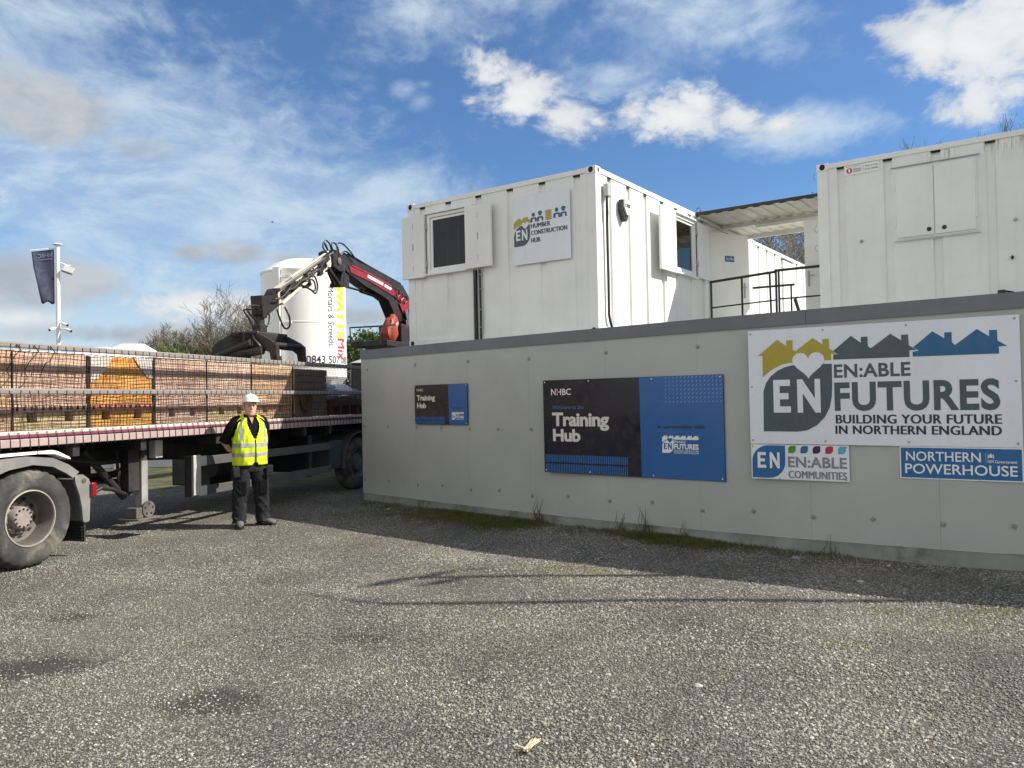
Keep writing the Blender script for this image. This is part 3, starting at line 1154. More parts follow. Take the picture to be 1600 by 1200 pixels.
# Training Hub, small
ss = sign_root('sign_board', 1, 3, .030, 1.310, .028, 'small navy and blue sign board near the far end of the hoarding', 'sign')
board(ss, 1.198, .612, M_navy)
e = MB()
flat(e, [(.80, .003), (1.195, .003), (1.195, .609), (.785, .609)], -.012)
e.build('blue_field', M_pblue, ss)
e = MB()
text(e, 'Training', .055, .345, .485, .455, -.012, .036, .95)
text(e, 'Hub', .06, .250, .275, .335, -.012, .036, .95)
text(e, 'NHBC', .06, .515, .215, .555, -.012, .006)
e.build('lettering', MATS['print_cream'], ss)
e = MB()
for k in range(34):
    x = .01 + k * .0205
    flat(e, [(x, .006), (x + .012, .006), (x + .012, .058), (x, .058)], -.012)
    flat(e, [(x, .068), (x + .012, .068), (x + .012, .118), (x, .118)], -.012)
e.build('stripe_pattern', M_stripe, ss)
e = mini_logo(ss, .845, .06, .118, -.0155)
e.build('partner_logo', M_palewhite, ss)
e = MB()
for pts in (letter_E(.261, .338, .440, .690), letter_N(.509, .336, .742, .690)):
    flat(e, tr(pts, .845, .06, .118), -.0185)
e.build('logo_cutout', M_pblue, ss)
e = MB()
text(e, 'in partnership with', .86, .235, 1.13, .262, -.0155, .002)
e.build('partner_lettering', M_text, ss)
screws(ss, [(.02, .59), (1.175, .59), (.02, .02), (1.175, .02)], M_palewhite, .007)

# ------------------------------------------------------------------ containers
BANG = rad(-35.2)
BC = Vector((1.353, 11.9, 0))
BU = Vector((math.cos(BANG), math.sin(BANG), 0))
BV = Vector((-math.sin(BANG), math.cos(BANG), 0))


def bpt(u, v, z=0.0):
    p = BC + BU * u + BV * v
    return (p.x, p.y, z)


ZB, ZT = 2.65, 5.265          # underside and roof of the upper units
RIB = .034


def corr_wall(mb, s0, s1, z0, z1, ribs, P, openings=(), rw=.13):
    """mostly flat sheet with narrow recessed ribs; P(s, depth, z) places it; openings = (s0,s1,z0,z1)"""
    br = [(s0, 0.0), (s1, 0.0)]
    for c in ribs:
        br += [(c - rw / 2, 0.0), (c - rw / 2 + .022, RIB), (c + rw / 2 - .022, RIB), (c + rw / 2, 0.0)]
    br.sort()

    def dep(s):
        for (a, da), (b, db) in zip(br[:-1], br[1:]):
            if a <= s <= b and b > a:
                return da + (db - da) * (s - a) / (b - a)
        return 0.0
    cuts = sorted(set([b[0] for b in br if s0 <= b[0] <= s1] + [o[0] for o in openings] + [o[1] for o in openings]))
    for a, b in zip(cuts[:-1], cuts[1:]):
        if b - a < 1e-5:
            continue
        da, db = dep(a), dep(b)
        mid = (a + b) / 2
        zz = [(z0, z1)]
        for o in openings:
            if o[0] - 1e-6 <= mid <= o[1] + 1e-6:
                nz = []
                for (p, q) in zz:
                    if o[2] > p:
                        nz.append((p, min(q, o[2])))
                    if o[3] < q:
                        nz.append((max(p, o[3]), q))
                zz = nz
        for (p, q) in zz:
            mb.quad(P(a, da, p), P(b, db, p), P(b, db, q), P(a, da, q))
    # close the top and bottom of the recesses
    for c in ribs:
        for z in (z0, z1):
            mb.poly([P(c - rw / 2, 0, z), P(c - rw / 2 + .022, RIB, z), P(c + rw / 2 - .022, RIB, z), P(c + rw / 2, 0, z)])


def container(root, u0, u1, v0, v1, wallmat, front_ribs, side, openings_front=(), openings_side=(), side_ribs=(), base_unit=True, front=True):
    """hull in local coords of root (u0.., v0..). side = 'R' (faces +u) or 'L' is the other visible long wall"""
    zw0, zw1 = ZB + .12, ZT - .085
    ins = .018
    w = MB()
    corr_wall(w, u0 + .15, u1 - .15, zw0, zw1, front_ribs, lambda s, d, z: (s, v0 + ins + d, z), openings_front)
    w.build('front_wall', wallmat, root)
    w = MB()
    corr_wall(w, v0 + .15, v1 - .15, zw0, zw1, side_ribs, lambda s, d, z: (u1 - ins - d, s, z), openings_side if side == 'R' else ())
    w.build('side_wall', wallmat, root)
    w = MB()
    corr_wall(w, v0 + .15, v1 - .15, zw0, zw1, side_ribs, lambda s, d, z: (u0 + ins + d, s, z), openings_side if side == 'L' else ())
    w.build('side_wall', wallmat, root)
    w = MB()
    w.quad((u0 + .1, v1 - ins, zw0), (u1 - .1, v1 - ins, zw0), (u1 - .1, v1 - ins, zw1), (u0 + .1, v1 - ins, zw1))
    w.build('rear_wall', wallmat, root)
    # lining makes the inside a closed dim room
    w = MB()
    w.quad((u0 + .1, v0 + .1, zw0), (u1 - .1, v0 + .1, zw0), (u1 - .1, v1 - .1, zw0), (u0 + .1, v1 - .1, zw0))
    w.quad((u0 + .02, v0 + .02, zw1 + .03), (u1 - .02, v0 + .02, zw1 + .03), (u1 - .02, v1 - .02, zw1 + .03), (u0 + .02, v1 - .02, zw1 + .03))
    w.build('roof', wallmat, root)
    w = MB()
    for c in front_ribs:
        w.box(c - .065, c + .065, v0 + .0165, v0 + .03, ZT - .122, ZT - .0925)  # black boxes laid on the wall, painting the shade at each rib top
    w.build('rail_notch_shade', M_dark, root)
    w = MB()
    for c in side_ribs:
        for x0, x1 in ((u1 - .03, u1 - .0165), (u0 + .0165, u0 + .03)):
            w.box(x0, x1, c - .065, c + .065, ZT - .122, ZT - .0925)  # same painted rib shade on both side walls
    w.build('rail_notch_shade', M_dark, root)
    fr = MB()
    for (a, b) in ((u0, v0), (u1 - .16, v0), (u0, v1 - .16), (u1 - .16, v1 - .16)):
        fr.box(a, a + .16, b, b + .16, ZB + .118, ZT - .118, .006)
    fr.build('corner_post', wallmat, root)
    fr = MB()
    for z0, z1, t in ((ZT - .092, ZT - .012, .07), (ZB, ZB + .13, .09)):
        fr.box(u0 + .163, u1 - .163, v0 + .002, v0 + t, z0, z1, .004)
        fr.box(u0 + .163, u1 - .163, v1 - t, v1 - .002, z0, z1, .004)
        fr.box(u0 + .002, u0 + t, v0 + .163, v1 - .163, z0, z1, .004)
        fr.box(u1 - t, u1 - .002, v0 + .163, v1 - .163, z0, z1, .004)
    fr.build('rail', wallmat, root)
    for (a, b, sa, sb) in ((u0, v0, 0, 0), (u1, v0, 1, 0), (u0, v1, 0, 1), (u1, v1, 1, 1)):
        for z0 in (ZT - .118, ZB):
            c = MB()
            x0 = a - .006 if sa == 0 else a - .166
            y0 = b - .006 if sb == 0 else b - .166
            c.box(x0, x0 + .172, y0, y0 + .172, z0, z0 + .118, .01)
            cast = c.build('corner_casting', wallmat, root)
            if sb == 0:
                h = MB()
                cx = x0 + .086
                for yy, pl in ((y0 - .0035, 'f'),):
                    pts = []
                    for k in range(14):
                        an = 2 * pi * k / 14
                        pts.append((cx + .042 * math.cos(an), yy, z0 + .062 + .047 * math.sin(an)))
                    h.poly(pts)
                if sa == 1:
                    xx = x0 + .172 + .0035
                    h.poly([(xx, y0 + .086 + .024 * math.cos(2 * pi * k / 14), z0 + .062 + .042 * math.sin(2 * pi * k / 14)) for k in range(14)])
                h.build('casting_hole', M_dark, cast)
    if base_unit:
        l = MB()
        l.box(u0 + .02, u1 - .02, v0 + .02, v1 - .02, .03, ZB - .004)
        l.build('ground_floor_unit', wallmat, root)


def window(root, axis, s0, s1, z0, z1, face, depth_in=.0, name='window', sash_split=None):
    """framed window; axis 'f' = in the front wall (faces -v), 's' = in side wall facing +u; face = plane coordinate"""
    def P(s, o, z):
        return (s, face - o, z) if axis == 'f' else (face + o, s, z)

    def bar(mb, a0, a1, b0, b1, o0, o1):
        pa, pb = P(a0, o0, b0), P(a1, o1, b1)
        x0, x1 = sorted((pa[0], pb[0]))
        y0, y1 = sorted((pa[1], pb[1]))
        mb.box(x0, x1, y0, y1, b0, b1, .004)
    f = MB()
    t = .055
    bar(f, s0, s0 + t, z0, z1, -.07, .022)
    bar(f, s1 - t, s1, z0, z1, -.07, .022)
    bar(f, s0 + t, s1 - t, z0, z0 + t, -.07, .020)
    bar(f, s0 + t, s1 - t, z1 - t, z1, -.07, .020)
    fr = f.build(name, M_upvc, root)
    s = MB()
    q = .045
    a0, a1, b0, b1 = s0 + t + .004, s1 - t - .004, z0 + t + .004, z1 - t - .004
    bar(s, a0, a0 + q, b0, b1, -.055, -.005)
    bar(s, a1 - q, a1, b0, b1, -.055, -.005)
    bar(s, a0 + q, a1 - q, b0, b0 + q, -.055, -.007)
    bar(s, a0 + q, a1 - q, b1 - q, b1, -.055, -.007)
    s.build('sash', M_upvc, fr)
    gl = MB()
    gl.quad(P(a0 + q, -.03, b0 + q), P(a1 - q, -.03, b0 + q), P(a1 - q, -.03, b1 - q), P(a0 + q, -.03, b1 - q))
    gl.build('pane', M_glass, fr)
    sl = MB()
    bar(sl, s0 - .04, s1 + .04, z0 - .035, z0 - .003, -.02, .075)
    sl.build('sill', M_white, fr)
    hd = MB()
    bar(hd, s0 - .05, s1 + .05, z1 + .003, z1 + .03, -.02, .06)
    hd.build('drip_strip', M_white, fr)
    return fr


def shutter(root, axis, s0, s1, z0, z1, face, off, name='shutter', slots=True, knob=None):
    def rng(o0, o1):
        return (face - o1, face - o0) if axis == 'f' else (face + o0, face + o1)
    b = MB()
    a, c = rng(off, off + .045)
    if axis == 'f':
        b.box(s0, s1, a, c, z0, z1, .005)
    else:
        b.box(a, c, s0, s1, z0, z1, .005)
    sh = b.build(name, M_white, root)
    if slots:
        sm = (s0 + s1) / 2
        for zc, w, h in ((z0 + (z1 - z0) * .5, .024, .12), (z0 + (z1 - z0) * .84, .008, .09), (z0 + (z1 - z0) * .16, .008, .09)):
            k = MB()
            a2, c2 = rng(off + .046, off + .0485)
            if axis == 'f':
                k.box(sm - w / 2, sm + w / 2, a2, c2, zc - h / 2, zc + h / 2)
            else:
                k.box(a2, c2, sm - w / 2, sm + w / 2, zc - h / 2, zc + h / 2)
            k.build('latch_slot', M_grey_cond, sh)
    return sh


# --- left office
lc = empty('site_office_container', bpt(0, 0), BANG, 'white site office container with open window shutters above the hoarding, nearest the lorry', 'container')
container(lc, -3.93, 0, 0, 7.40, M_white, [-3.574, -2.969, -2.295, -1.633, -.995, -.346], 'R',
          openings_front=[(-3.43, -2.42, 3.95, 4.99)], openings_side=[(2.66, 3.95, 3.98, 5.05)],
          side_ribs=[.472, 1.139, 1.785, 2.476, 3.101, 3.771, 4.42, 5.86, 6.5])
window(lc, 'f', -3.44, -2.41, 3.94, 5.00, .0)
shutter(lc, 'f', -4.01, -3.47, 3.885, 5.01, 0, .028)
shutter(lc, 'f', -2.50, -1.945, 3.915, 4.985, 0, .075)
window(lc, 's', 2.65, 3.96, 3.97, 5.06, .0)
shutter(lc, 's', 2.07, 2.74, 3.90, 5.03, 0, .10)
shutter(lc, 's', 4.02, 4.60, 3.97, 5.06, 0, .02, slots=False)
h = MB()
for z in (4.25, 4.85):
    h.box(-.001, .05, 3.965, 4.015, z - .05, z + .05, .004)
h.build('hinge', M_grey_cond, lc)
h = MB()
for z in (4.12, 4.80):
    h.box(-3.47, -3.43, -.045, .0, z - .05, z + .05, .004)
h.build('hinge', M_grey_cond, lc)
# interior partition glimpsed through the glass
w = MB()
w.box(-3.05, -3.0, .35, 2.2, 3.3, 5.1)
w.box(-3.8, -.2, 2.25, 2.3, 2.8, 5.15)
w.build('partition', M_litroom, lc)
w = MB()
w.box(-.75, -.35, 3.02, 3.30, 4.25, 4.62, .05)
w.build('chair_back', M_whiteplastic, lc)
# door opened outwards
dd = MB()
DA = rad(30)
Mdoor = Matrix.Translation((.02, 4.72, 0)) @ Matrix.Rotation(pi / 2 - DA, 4, 'Z')
dd.box(0, 1.0, 0, .045, 2.80, 4.98, .004, Mdoor)
door = dd.build('door', M_white, lc)
pl = MB()
pl.box(.38, .62, -.008, -.001, 4.40, 4.52, .002, Mdoor)
plate = pl.build('name_plate', M_brightblue, door)
pl = MB()
text(pl, 'Site office', .40, 4.435, .60, 4.492, -.012, .004, fn=lambda x, y, z: tuple(Mdoor @ Vector((x, y, z))))
pl.build('lettering', M_palewhite, plate)
hd = MB()
hd.box(.86, .90, -.012, -.001, 3.66, 3.98, .005, Mdoor)
hd.tube([Mdoor @ Vector(p) for p in ((.88, -.01, 3.88), (.88, -.06, 3.88), (.76, -.06, 3.88))], .010, 8)
hd.build('handle', M_grey_cond, door)
# alarm box, junction box, cables and conduits
al = empty('alarm_box', bpt(0, .86, 4.70), BANG, 'white and black alarm bell box on the sunlit container wall', 'alarm box')
b = MB()
shp = [(-.11, .17), (.12, .17), (.135, .0), (.05, -.17), (-.02, -.17), (-.12, .0)]
b.prism([(p[0] * 1.0, p[1]) for p in shp], .003, .07, 'yz')
b.build('back_box', M_black, al)
b = MB()
b.prism([(p[0] * .86 + .02, p[1] * .72 + .055) for p in shp], .071, .10, 'yz')
cov = b.build('cover', M_whiteplastic, al)
t_ = MB()
text(t_, 'OBS', -.07, .05, .11, .11, 0, .03, fn=lambda x, y, z: (.1035, x, z))
t_.build('lettering', M_black, cov)
jb = empty('junction_box', bpt(0, .29, 4.92), BANG, 'grey junction box with a black cable hanging down the corner of the container', 'junction box')
b = MB()
b.box(.004, .09, -.065, .065, -.10, .10, .012)
b.build('box', M_grey_cond, jb)
b = MB()
b.tube([(.035, 0, -.1), (.03, 0, -.6), (.03, .005, -1.4), (.03, .0, -1.95), (.03, .03, -2.05), (.03, .14, -2.25)], .022, 8)
b.build('cable', M_black, jb)
b = MB()
b.tube([(.055, -.03, -.1), (.055, -.02, -.35), (.035, 0, -.55)], .014, 6)
b.build('cable', M_rubberhose, jb)
pp = empty('cable_duct', bpt(-2.33, 0, 2.7), BANG, 'black cable ducts running down the shaded container wall below the window', 'cable duct')
b = MB()
b.box(-.055, .0, -.06, -.001, 0, 1.19, .008)
b.build('duct', M_black, pp)
b = MB()
b.tube([(.07, -.03, 1.19), (.072, -.03, .8), (.075, -.03, .4), (.07, -.03, 0)], .019, 8)
b.build('duct', M_black, pp)
for z in (.2, .5, .85, 1.1):
    b = MB()
    b.box(.045, .10, -.052, -.001, z, z + .012)
    b.build('clip', M_grey_cond, pp)

# Humber Construction Hub board
hs = empty('sign_board', bpt(-1.535, -.022, 3.872), BANG, 'square white sign board with worker icons, fixed to the container beside the window', 'sign')
board(hs, 1.085, 1.105, M_signwhite)
e = MB()
flat(e, [(-.0 + .004, .692), (.091, .765), (.112, .745), (.118, .765), (.136, .763), (.138, .735), (.152, .722), (.225, .775), (.255, .752), (.258, .772), (.278, .772), (.285, .745), (.328, .71), (.329, .663), (.248, .668), (.165, .652), (.082, .63), (.004, .590)], -.013)
e.build('house_emblem', M_olive, hs)
e = MB()
flat(e, leaf_shape(.006, .302, .325, .637, r=.52), -.013)
e.build('leaf_emblem', M_slate, hs)
e = MB()
flat(e, letter_E(.05, .398, .138, .567, .28), -.0165)
flat(e, letter_N(.165, .394, .275, .567, .24), -.0165)
flat(e, heart(.235, .567, .685, .135), -.0165)
e.build('emblem_lettering', M_signwhite, hs)
e = MB()
text(e, 'HUMBER', .346, .570, .714, .642, -.013, 0, 1.05, bold=.0045)
text(e, 'CONSTRUCTION', .347, .457, 1.026, .530, -.013, 0, 1.05, bold=.0045)
text(e, 'HUB', .344, .335, .515, .410, -.013, 0, 1.05, bold=.0045)
e.build('lettering', M_text, hs)


def icon_person(mb, cx, z0, k, hat=False, tie=False, arm=1):
    pts = [(cx + .034 * k * math.cos(2 * pi * q / 14), z0 + .125 * k + .036 * k * math.sin(2 * pi * q / 14)) for q in range(14)]
    flat(mb, pts, -.013)
    if hat:
        flat(mb, [(cx - .05 * k, z0 + .135 * k), (cx + .05 * k, z0 + .135 * k), (cx + .036 * k, z0 + .165 * k), (cx, z0 + .178 * k), (cx - .036 * k, z0 + .165 * k)], -.0132)
    flat(mb, [(cx - .065 * k, z0), (cx - .02 * k, z0), (cx - .02 * k, z0 + .05 * k), (cx + .03 * k, z0 + .05 * k), (cx + .03 * k, z0), (cx + .065 * k, z0), (cx + .065 * k, z0 + .055 * k), (cx + .045 * k, z0 + .078 * k), (cx - .045 * k, z0 + .078 * k), (cx - .065 * k, z0 + .055 * k)], -.013)


e = MB()
icon_person(e, .395, .668, .95)
icon_person(e, .525, .668, .95, True)
e.build('worker_icon', M_slate, hs)
e = MB()
icon_person(e, .840, .675, 1.0)
icon_person(e, .965, .675, .95, True)
e.build('worker_icon', M_blue, hs)
e = MB()
flat(e, [(.645, .664), (.725, .664), (.725, .825), (.645, .825)], -.013)
for k in range(6):
    z = .668 + k * .027
    flat(e, [(.617, z), (.750, z), (.750, z + .014), (.617, z + .014)], -.0133)
e.build('tower_icon', M_olive, hs)

# --- second unit behind it
l2 = empty('rear_office_container', bpt(0, 7.43), BANG, 'sunlit white container seen beyond the walkway canopy', 'container')
container(l2, -3.93, 0, .0, 12.0, M_white, [-3.5, -2.9, -2.3, -1.6, -1.0, -.4], 'R', side_ribs=[.55 + .66 * k for k in range(17)])
b = MB()
b.box(-.03, .03, 2.45, 3.35, 2.85, 5.10, .005)
b.build('door', M_white, l2)
b = MB()
b.box(-.02, .06, 2.40, 3.40, 5.12, 5.15, .004)
b.build('drip_strip', M_grey_cond, l2)

# --- right container
RV = 2.243
RU = 2.729
rc = empty('store_container', bpt(RU, RV), BANG, 'white rust streaked container with closed double shutters at the right edge', 'container')
container(rc, 0, 6.06, 0, 2.44, M_white2, [.355, 1.01, 1.65, 2.326, 2.98, 3.63, 4.28, 4.93, 5.55], 'L', side_ribs=[.5, 1.1],
          openings_front=[(1.12, 2.13, 3.96, 4.95)])
f = MB()
f.box(1.09, 2.16, -.010, .06, 3.925, 4.985, .004)
wf = f.build('shutter_frame', M_white2, rc)
for k, (a, b_) in enumerate(((1.115, 1.612), (1.622, 2.135))):
    s_ = MB()
    s_.box(a, b_, -.032, -.0115, 3.95, 4.96, .005)
    sh = s_.build('shutter', M_white2, rc)
    kn = MB()
    kx = 1.545 if k == 0 else 1.74
    kn.lathe([(.030, -.033), (.030, -.045), (.016, -.052)], 14, 'y', (kx, 0, 4.03))
    kn.build('knob', M_black, sh)
    hg = MB()
    hx = 1.105 if k == 0 else 2.145
    for z in (4.2, 4.75):
        hg.tube([(hx, -.034, z - .08), (hx, -.034, z + .08)], .011, 8)
    hg.build('hinge', M_white2, sh)
f = MB()
f.box(1.06, 2.19, -.03, -.0005, 3.905, 3.917, .003)
f.build('sill', M_white2, rc)
f = MB()
f.box(1.05, 2.20, -.035, -.0005, 5.0, 5.012, .003)
f.build('drip_strip', M_grey_cond, rc)
for (x, z) in ((.62, 3.98), (2.60, 4.02)):
    f = MB()
    f.lathe([(.026, .014), (.026, .004), (.018, -.002)], 12, 'y', (x, 0, z))
    f.build('vent_boss', M_grey_cond, rc)
f = MB()
f.lathe([(.020, .015), (.020, .004)], 14, 'y', (2.55, 0, 3.50))
f.box(2.540, 2.556, -.018, .004, 3.47, 3.53, .004)
f.build('lock', M_black, rc)
rust = mat('rust_stain', (.36, .22, .11), .8, var=.3, vs=20)


def rust_mat():
    m = bpy.data.materials.new('rust_streak')
    m.use_nodes = True
    N = NT(m.node_tree)
    out = N.n('ShaderNodeOutputMaterial')
    b = N.n('ShaderNodeBsdfPrincipled')
    t = N.n('ShaderNodeTexCoord').outputs['Object']
    s3 = N.n('ShaderNodeSeparateXYZ')
    N.link(t, s3.inputs[0])
    n_ = N.noise(N.vscale(t, (30, 1, 2.2)), 1.0, 6, .7)
    b.inputs['Base Color'].default_value = (.33, .19, .085, 1)
    b.inputs['Roughness'].default_value = .8
    tr_ = N.n('ShaderNodeBsdfTransparent')
    mx = N.n('ShaderNodeMixShader')
    fade = N.ramp(s3.outputs[2], ZT - .45, ZT - .10, 0, 1)
    a = N.m('MULTIPLY', N.ramp(n_, .47, .66), fade)
    a = N.m('MULTIPLY', a, .48)
    N.link(a, mx.inputs[0])
    N.link(tr_.outputs[0], mx.inputs[1])
    N.link(b.outputs[0], mx.inputs[2])
    N.link(mx.outputs[0], out.inputs[0])
    return m


M_ruststreak = rust_mat()
f = MB()
for (a, b_, z0) in ((.50, .60, 5.0), (1.52, 1.62, 4.95), (1.74, 1.90, 4.98), (2.25, 2.95, 4.85), (3.1, 3.4, 4.8)):
    f.quad((a, .0145, z0), (b_, .0145, z0), (b_, .0145, ZT - .09), (a, .0145, ZT - .09))
f.build('rust_streak', M_ruststreak, rc)
st = empty('hire_sticker', bpt(RU + .40, RV + .012, 5.03), BANG, 'small white sticker with a red badge near the top corner of the right container', 'sticker')
b = MB()
b.box(0, .50, -.003, 0, -.01, .135)
b.build('sticker_sheet', M_palewhite, st)
b = MB()
b.disc((.075, -.0065, .055), .042, 16)
b.build('badge', M_red, st)
b = MB()
flat(b, [(.062, .03), (.088, .03), (.088, .08), (.062, .08)], -.0095)
b.build('badge_mark', M_palewhite, st)
b = MB()
text(b, 'Buildings supplied by', .03, .108, .24, .124, -.0065, .002)
text(b, 'MODULAR', .13, .058, .24, .082, -.0065, .02)
text(b, 'BUILDINGS', .13, .026, .24, .050, -.0065, .02)
flat(b, [(.27, .02), (.274, .02), (.274, .12), (.27, .12)], -.0065)
text(b, 'Sales or Hire', .30, .078, .48, .105, -.0065, .01)
text(b, '01482 000000', .30, .03, .48, .055, -.0065, .01)
b.build('lettering', M_greytext, st)
cam_fix = empty('floodlight', bpt(RU + 2.42, RV - .03, 2.965), BANG, 'small black floodlight sticking up behind the hoarding on the right', 'floodlight')
b = MB()
b.box(-.05, .05, -.12, -.05, .01, .085, .02)
b.build('housing', M_black, cam_fix)
b = MB()
b.tube([(.05, -.09, .06), (.14, -.09, .035)], .016, 6)
b.tube([(0, -.05, .04), (0, .05, .02)], .012, 6)
b.build('bracket', M_black, cam_fix)
# open door leaf of the right container
b = MB()
b.box(-.85, -.02, 2.47, 2.515, 2.80, 4.95, .004)
od = b.build('door', M_white2, rc)
b = MB()
b.box(-.80, -.76, 2.458, 2.469, 3.68, 3.98, .005)
b.tube([(-.78, 2.46, 3.88), (-.78, 2.41, 3.88), (-.66, 2.41, 3.88)], .010, 8)
b.build('handle', M_grey_cond, od)
for z in (4.25, 3.95, 5.08):
    b = MB()
    pts = [(-.02 - .035 * math.sin(a), -.01, z + .05 * math.cos(a)) for a in [k * pi / 8 for k in range(9)]]
    b.tube(pts, .006, 5)
    b.build('lifting_ring', M_grey_cond, rc)

# --- canopy between the containers
ca = empty('walkway_canopy', bpt(0, 4.05, 5.18), BANG, 'corrugated cream canopy roof with black edge bridging the two white containers', 'canopy')
b = MB()
nn = 11
for k in range(nn):
    x0 = .03 + k * 2.67 / nn
    wd = 2.67 / nn
    prof = [(x0, .012), (x0 + wd * .12, .030), (x0 + wd * .45, .030), (x0 + wd * .57, .012), (x0 + wd, .012)]
    for (p, q) in zip(prof[:-1], prof[1:]):
        b.quad((p[0], .03, p[1]), (q[0], .03, q[1]), (q[0], 2.55, q[1]), (p[0], 2.55, p[1]))
b.build('sheet', M_cream, ca)
b = MB()
b.box(.0, 2.72, .03, 2.55, .055, .075)
b.build('top_sheet', M_cream, ca)
b = MB()
b.box(.0, 2.72, -.01, .028, .024, .080, .004)
b.build('edge_trim', M_black, ca)
b = MB()
b.box(.0, 2.72, 2.552, 2.60, -.07, .074, .004)
b.box(.01, .07, .05, 2.5, -.05, -.002, .004)
b.box(2.66, 2.72, .05, 2.5, -.05, -.002, .004)
b.box(.07, 2.66, 1.20, 1.28, -.07, -.002, .004)
b.build('frame', M_cream, ca)
b = MB()
b.box(.80, 2.6, 1.16, 1.32, -.13, -.075, .008)
lb = b.build('strip_light', M_palewhite, ca)
b = MB()
b.tube([(.82, 1.15, -.135), (2.58, 1.15, -.135)], .02, 8)
b.build('tube_lamp', M_palewhite, lb)
for x in (.06, 2.66):
    b = MB()
    b.tube([(x + .05 * math.cos(a), .0, .12 + .045 * math.sin(a)) for a in [k * pi / 5 for k in range(11)]], .007, 5)
    b.build('lifting_ring', M_black, ca)

# --- railings
wk = empty('walkway_railing', bpt(0, 4.42, 2.70), BANG, 'black tubular guard rail with a small gate in front of the open office door', 'railing')


def railbar(name, p, q, r, root, n=8):
    b = MB()
    b.tube([p, q], r, n)
    return b.build(name, M_black, root)


for x, z1 in ((.14, 1.22), (.76, 1.25), (1.32, 1.285), (1.42, 1.285), (1.47, 1.31)):
    railbar('post', (x, 0, 0), (x - (.02 if x in (1.32,) else 0), 0, z1), .021, wk)
railbar('top_rail', (.12, 0, 1.215), (1.43, 0, 1.285), .026, wk)
railbar('top_rail', (1.40, 0, 1.305), (2.70, 0, 1.30), .026, wk)
railbar('mid_rail', (.14, 0, .70), (1.42, 0, .745), .015, wk)
railbar('mid_rail', (1.47, 0, .76), (2.70, 0, .755), .015, wk)
b = MB()
b.box(.0, 2.72, .0, 2.6, -.06, 0)
b.build('deck', M_grey_cond, wk)
sr = empty('stair_railing', bpt(0, 5.65, 2.70), BANG, 'lower black stair rail standing behind the gated guard rail', 'railing')
for x in (1.36,):
    railbar('post', (x, 0, 0), (x, 0, 1.16), .019, sr)
railbar('top_rail', (.58, 0, 1.18), (1.43, 0, 1.17), .024, sr)
railbar('mid_rail', (.6, 0, .62), (1.36, 0, .61), .014, sr)
b = MB()
b.box(-.03, .03, -.02, .02, -.25, .25, M=Matrix.Translation((1.55, -.2, .62)) @ Matrix.Rotation(rad(-16), 4, 'Y'))
b.build('brace', M_black, sr)

# ------------------------------------------------------------------ lorry: trailer, tractor, load
TS = Vector((-5.191, 7.85, 0))
TANG = rad(72)
TD = Vector((math.cos(TANG), math.sin(TANG), 0))
TL = Vector((-TD.y, TD.x, 0))


def tpt(t, l, z=0.0):
    p = TS + TD * t + TL * l
    return (p.x, p.y, z)


def troot(name, t, l, z, label, cat, group=None):
    return empty(name, tpt(t, l, z), TANG, label, cat, group), (-t, -l, -z)


trl, T0 = troot('flatbed_trailer', 6.0, 1.27, 0, 'long flatbed trailer loaded with netted brick packs behind the man', 'trailer')
trl.rotation_euler = (0, .0045, TANG)


def tb(name, m, fn, parent=None, off=None, smooth=False):
    b = MB()
    fn(b)
    return b.build(name, m, parent or trl, smooth=smooth, loc=off if off is not None else T0)


tb('deck', M_deck, lambda b: b.box(-4.2, 12.4, .03, 2.51, 1.28, 1.362))
tb('side_rail', M_bedrail, lambda b: b.box(-4.2, 12.4, -.012, .028, 1.268, 1.352, .006))
tb('side_rail', M_bedrail, lambda b: b.box(-4.2, 12.4, 2.512, 2.55, 1.268, 1.352, .006))
tb('edge_strip', M_hemred, lambda b: b.box(-4.2, 12.4, -.002, .06, 1.363, 1.388, .004))
tb('edge_strip', M_hem, lambda b: b.box(-4.2, 12.4, .012, .11, 1.389, 1.432, .012))
tb('chassis_beam', M_chassis, lambda b: b.box(-3.6, 12.3, .78, .92, .92, 1.278))
tb('chassis_beam', M_chassis, lambda b: b.box(-3.6, 12.3, 1.62, 1.76, .92, 1.278))
for t in (-.6, .9, 1.9, 3.3, 4.4, 5.5, 6.3, 8.2, 9.5, 10.9):
    tb('cross_member', M_chassis, lambda b: b.box(t, t + .09, .05, 2.5, 1.12, 1.277))
tb('tool_box', M_chassis, lambda b: b.box(.95, 2.0, .95, 1.6, .75, .915, .01))
tb('dark_underbed_box', M_chassis, lambda b: b.box(5.0, 6.3, 1.55, 2.35, .30, 1.115, .02))  # added black box that darkens the view under the bed
tb('air_tank', M_chassis, lambda b: b.tube([(4.3, 1.0, .72), (5.5, 1.0, .72)], .19, 18), smooth=True)
tb('spring_hanger', M_chassis, lambda b: b.box(6.3, 6.8, .5, 2.1, .42, 1.1, .02))
tb('skid_beam', M_chassis, lambda b: b.box(-.8, 3.5, 2.0, 2.1, .60, .70, .008))
tb('brake_line', M_rubberhose, lambda b: b.tube([(-.6, .7, .98), (.3, .62, .86), (1.1, .6, .92), (1.9, .62, .80), (2.6, .66, .95), (3.8, .7, .88), (5.0, .7, .98)], .018, 6))
tb('tool_box', mat('box_bluegrey', (.035, .045, .055), .5, var=.15), lambda b: b.box(6.42, 6.85, .10, .9, .46, .98, .012))
# headboard frame far forward and load rails
for nm, z0, z1 in (('load_rail', 2.298, 2.362), ('load_rail', 1.818, 1.880)):
    tb(nm, M_bar, lambda b: b.box(-4.0, 9.0, -.035, .012, z0, z1, .014))
for t in (-2.2, 8.9):
    tb('stanchion', M_chassis, lambda b: b.box(t, t + .07, .013, .075, 1.36, 2.38, .006))
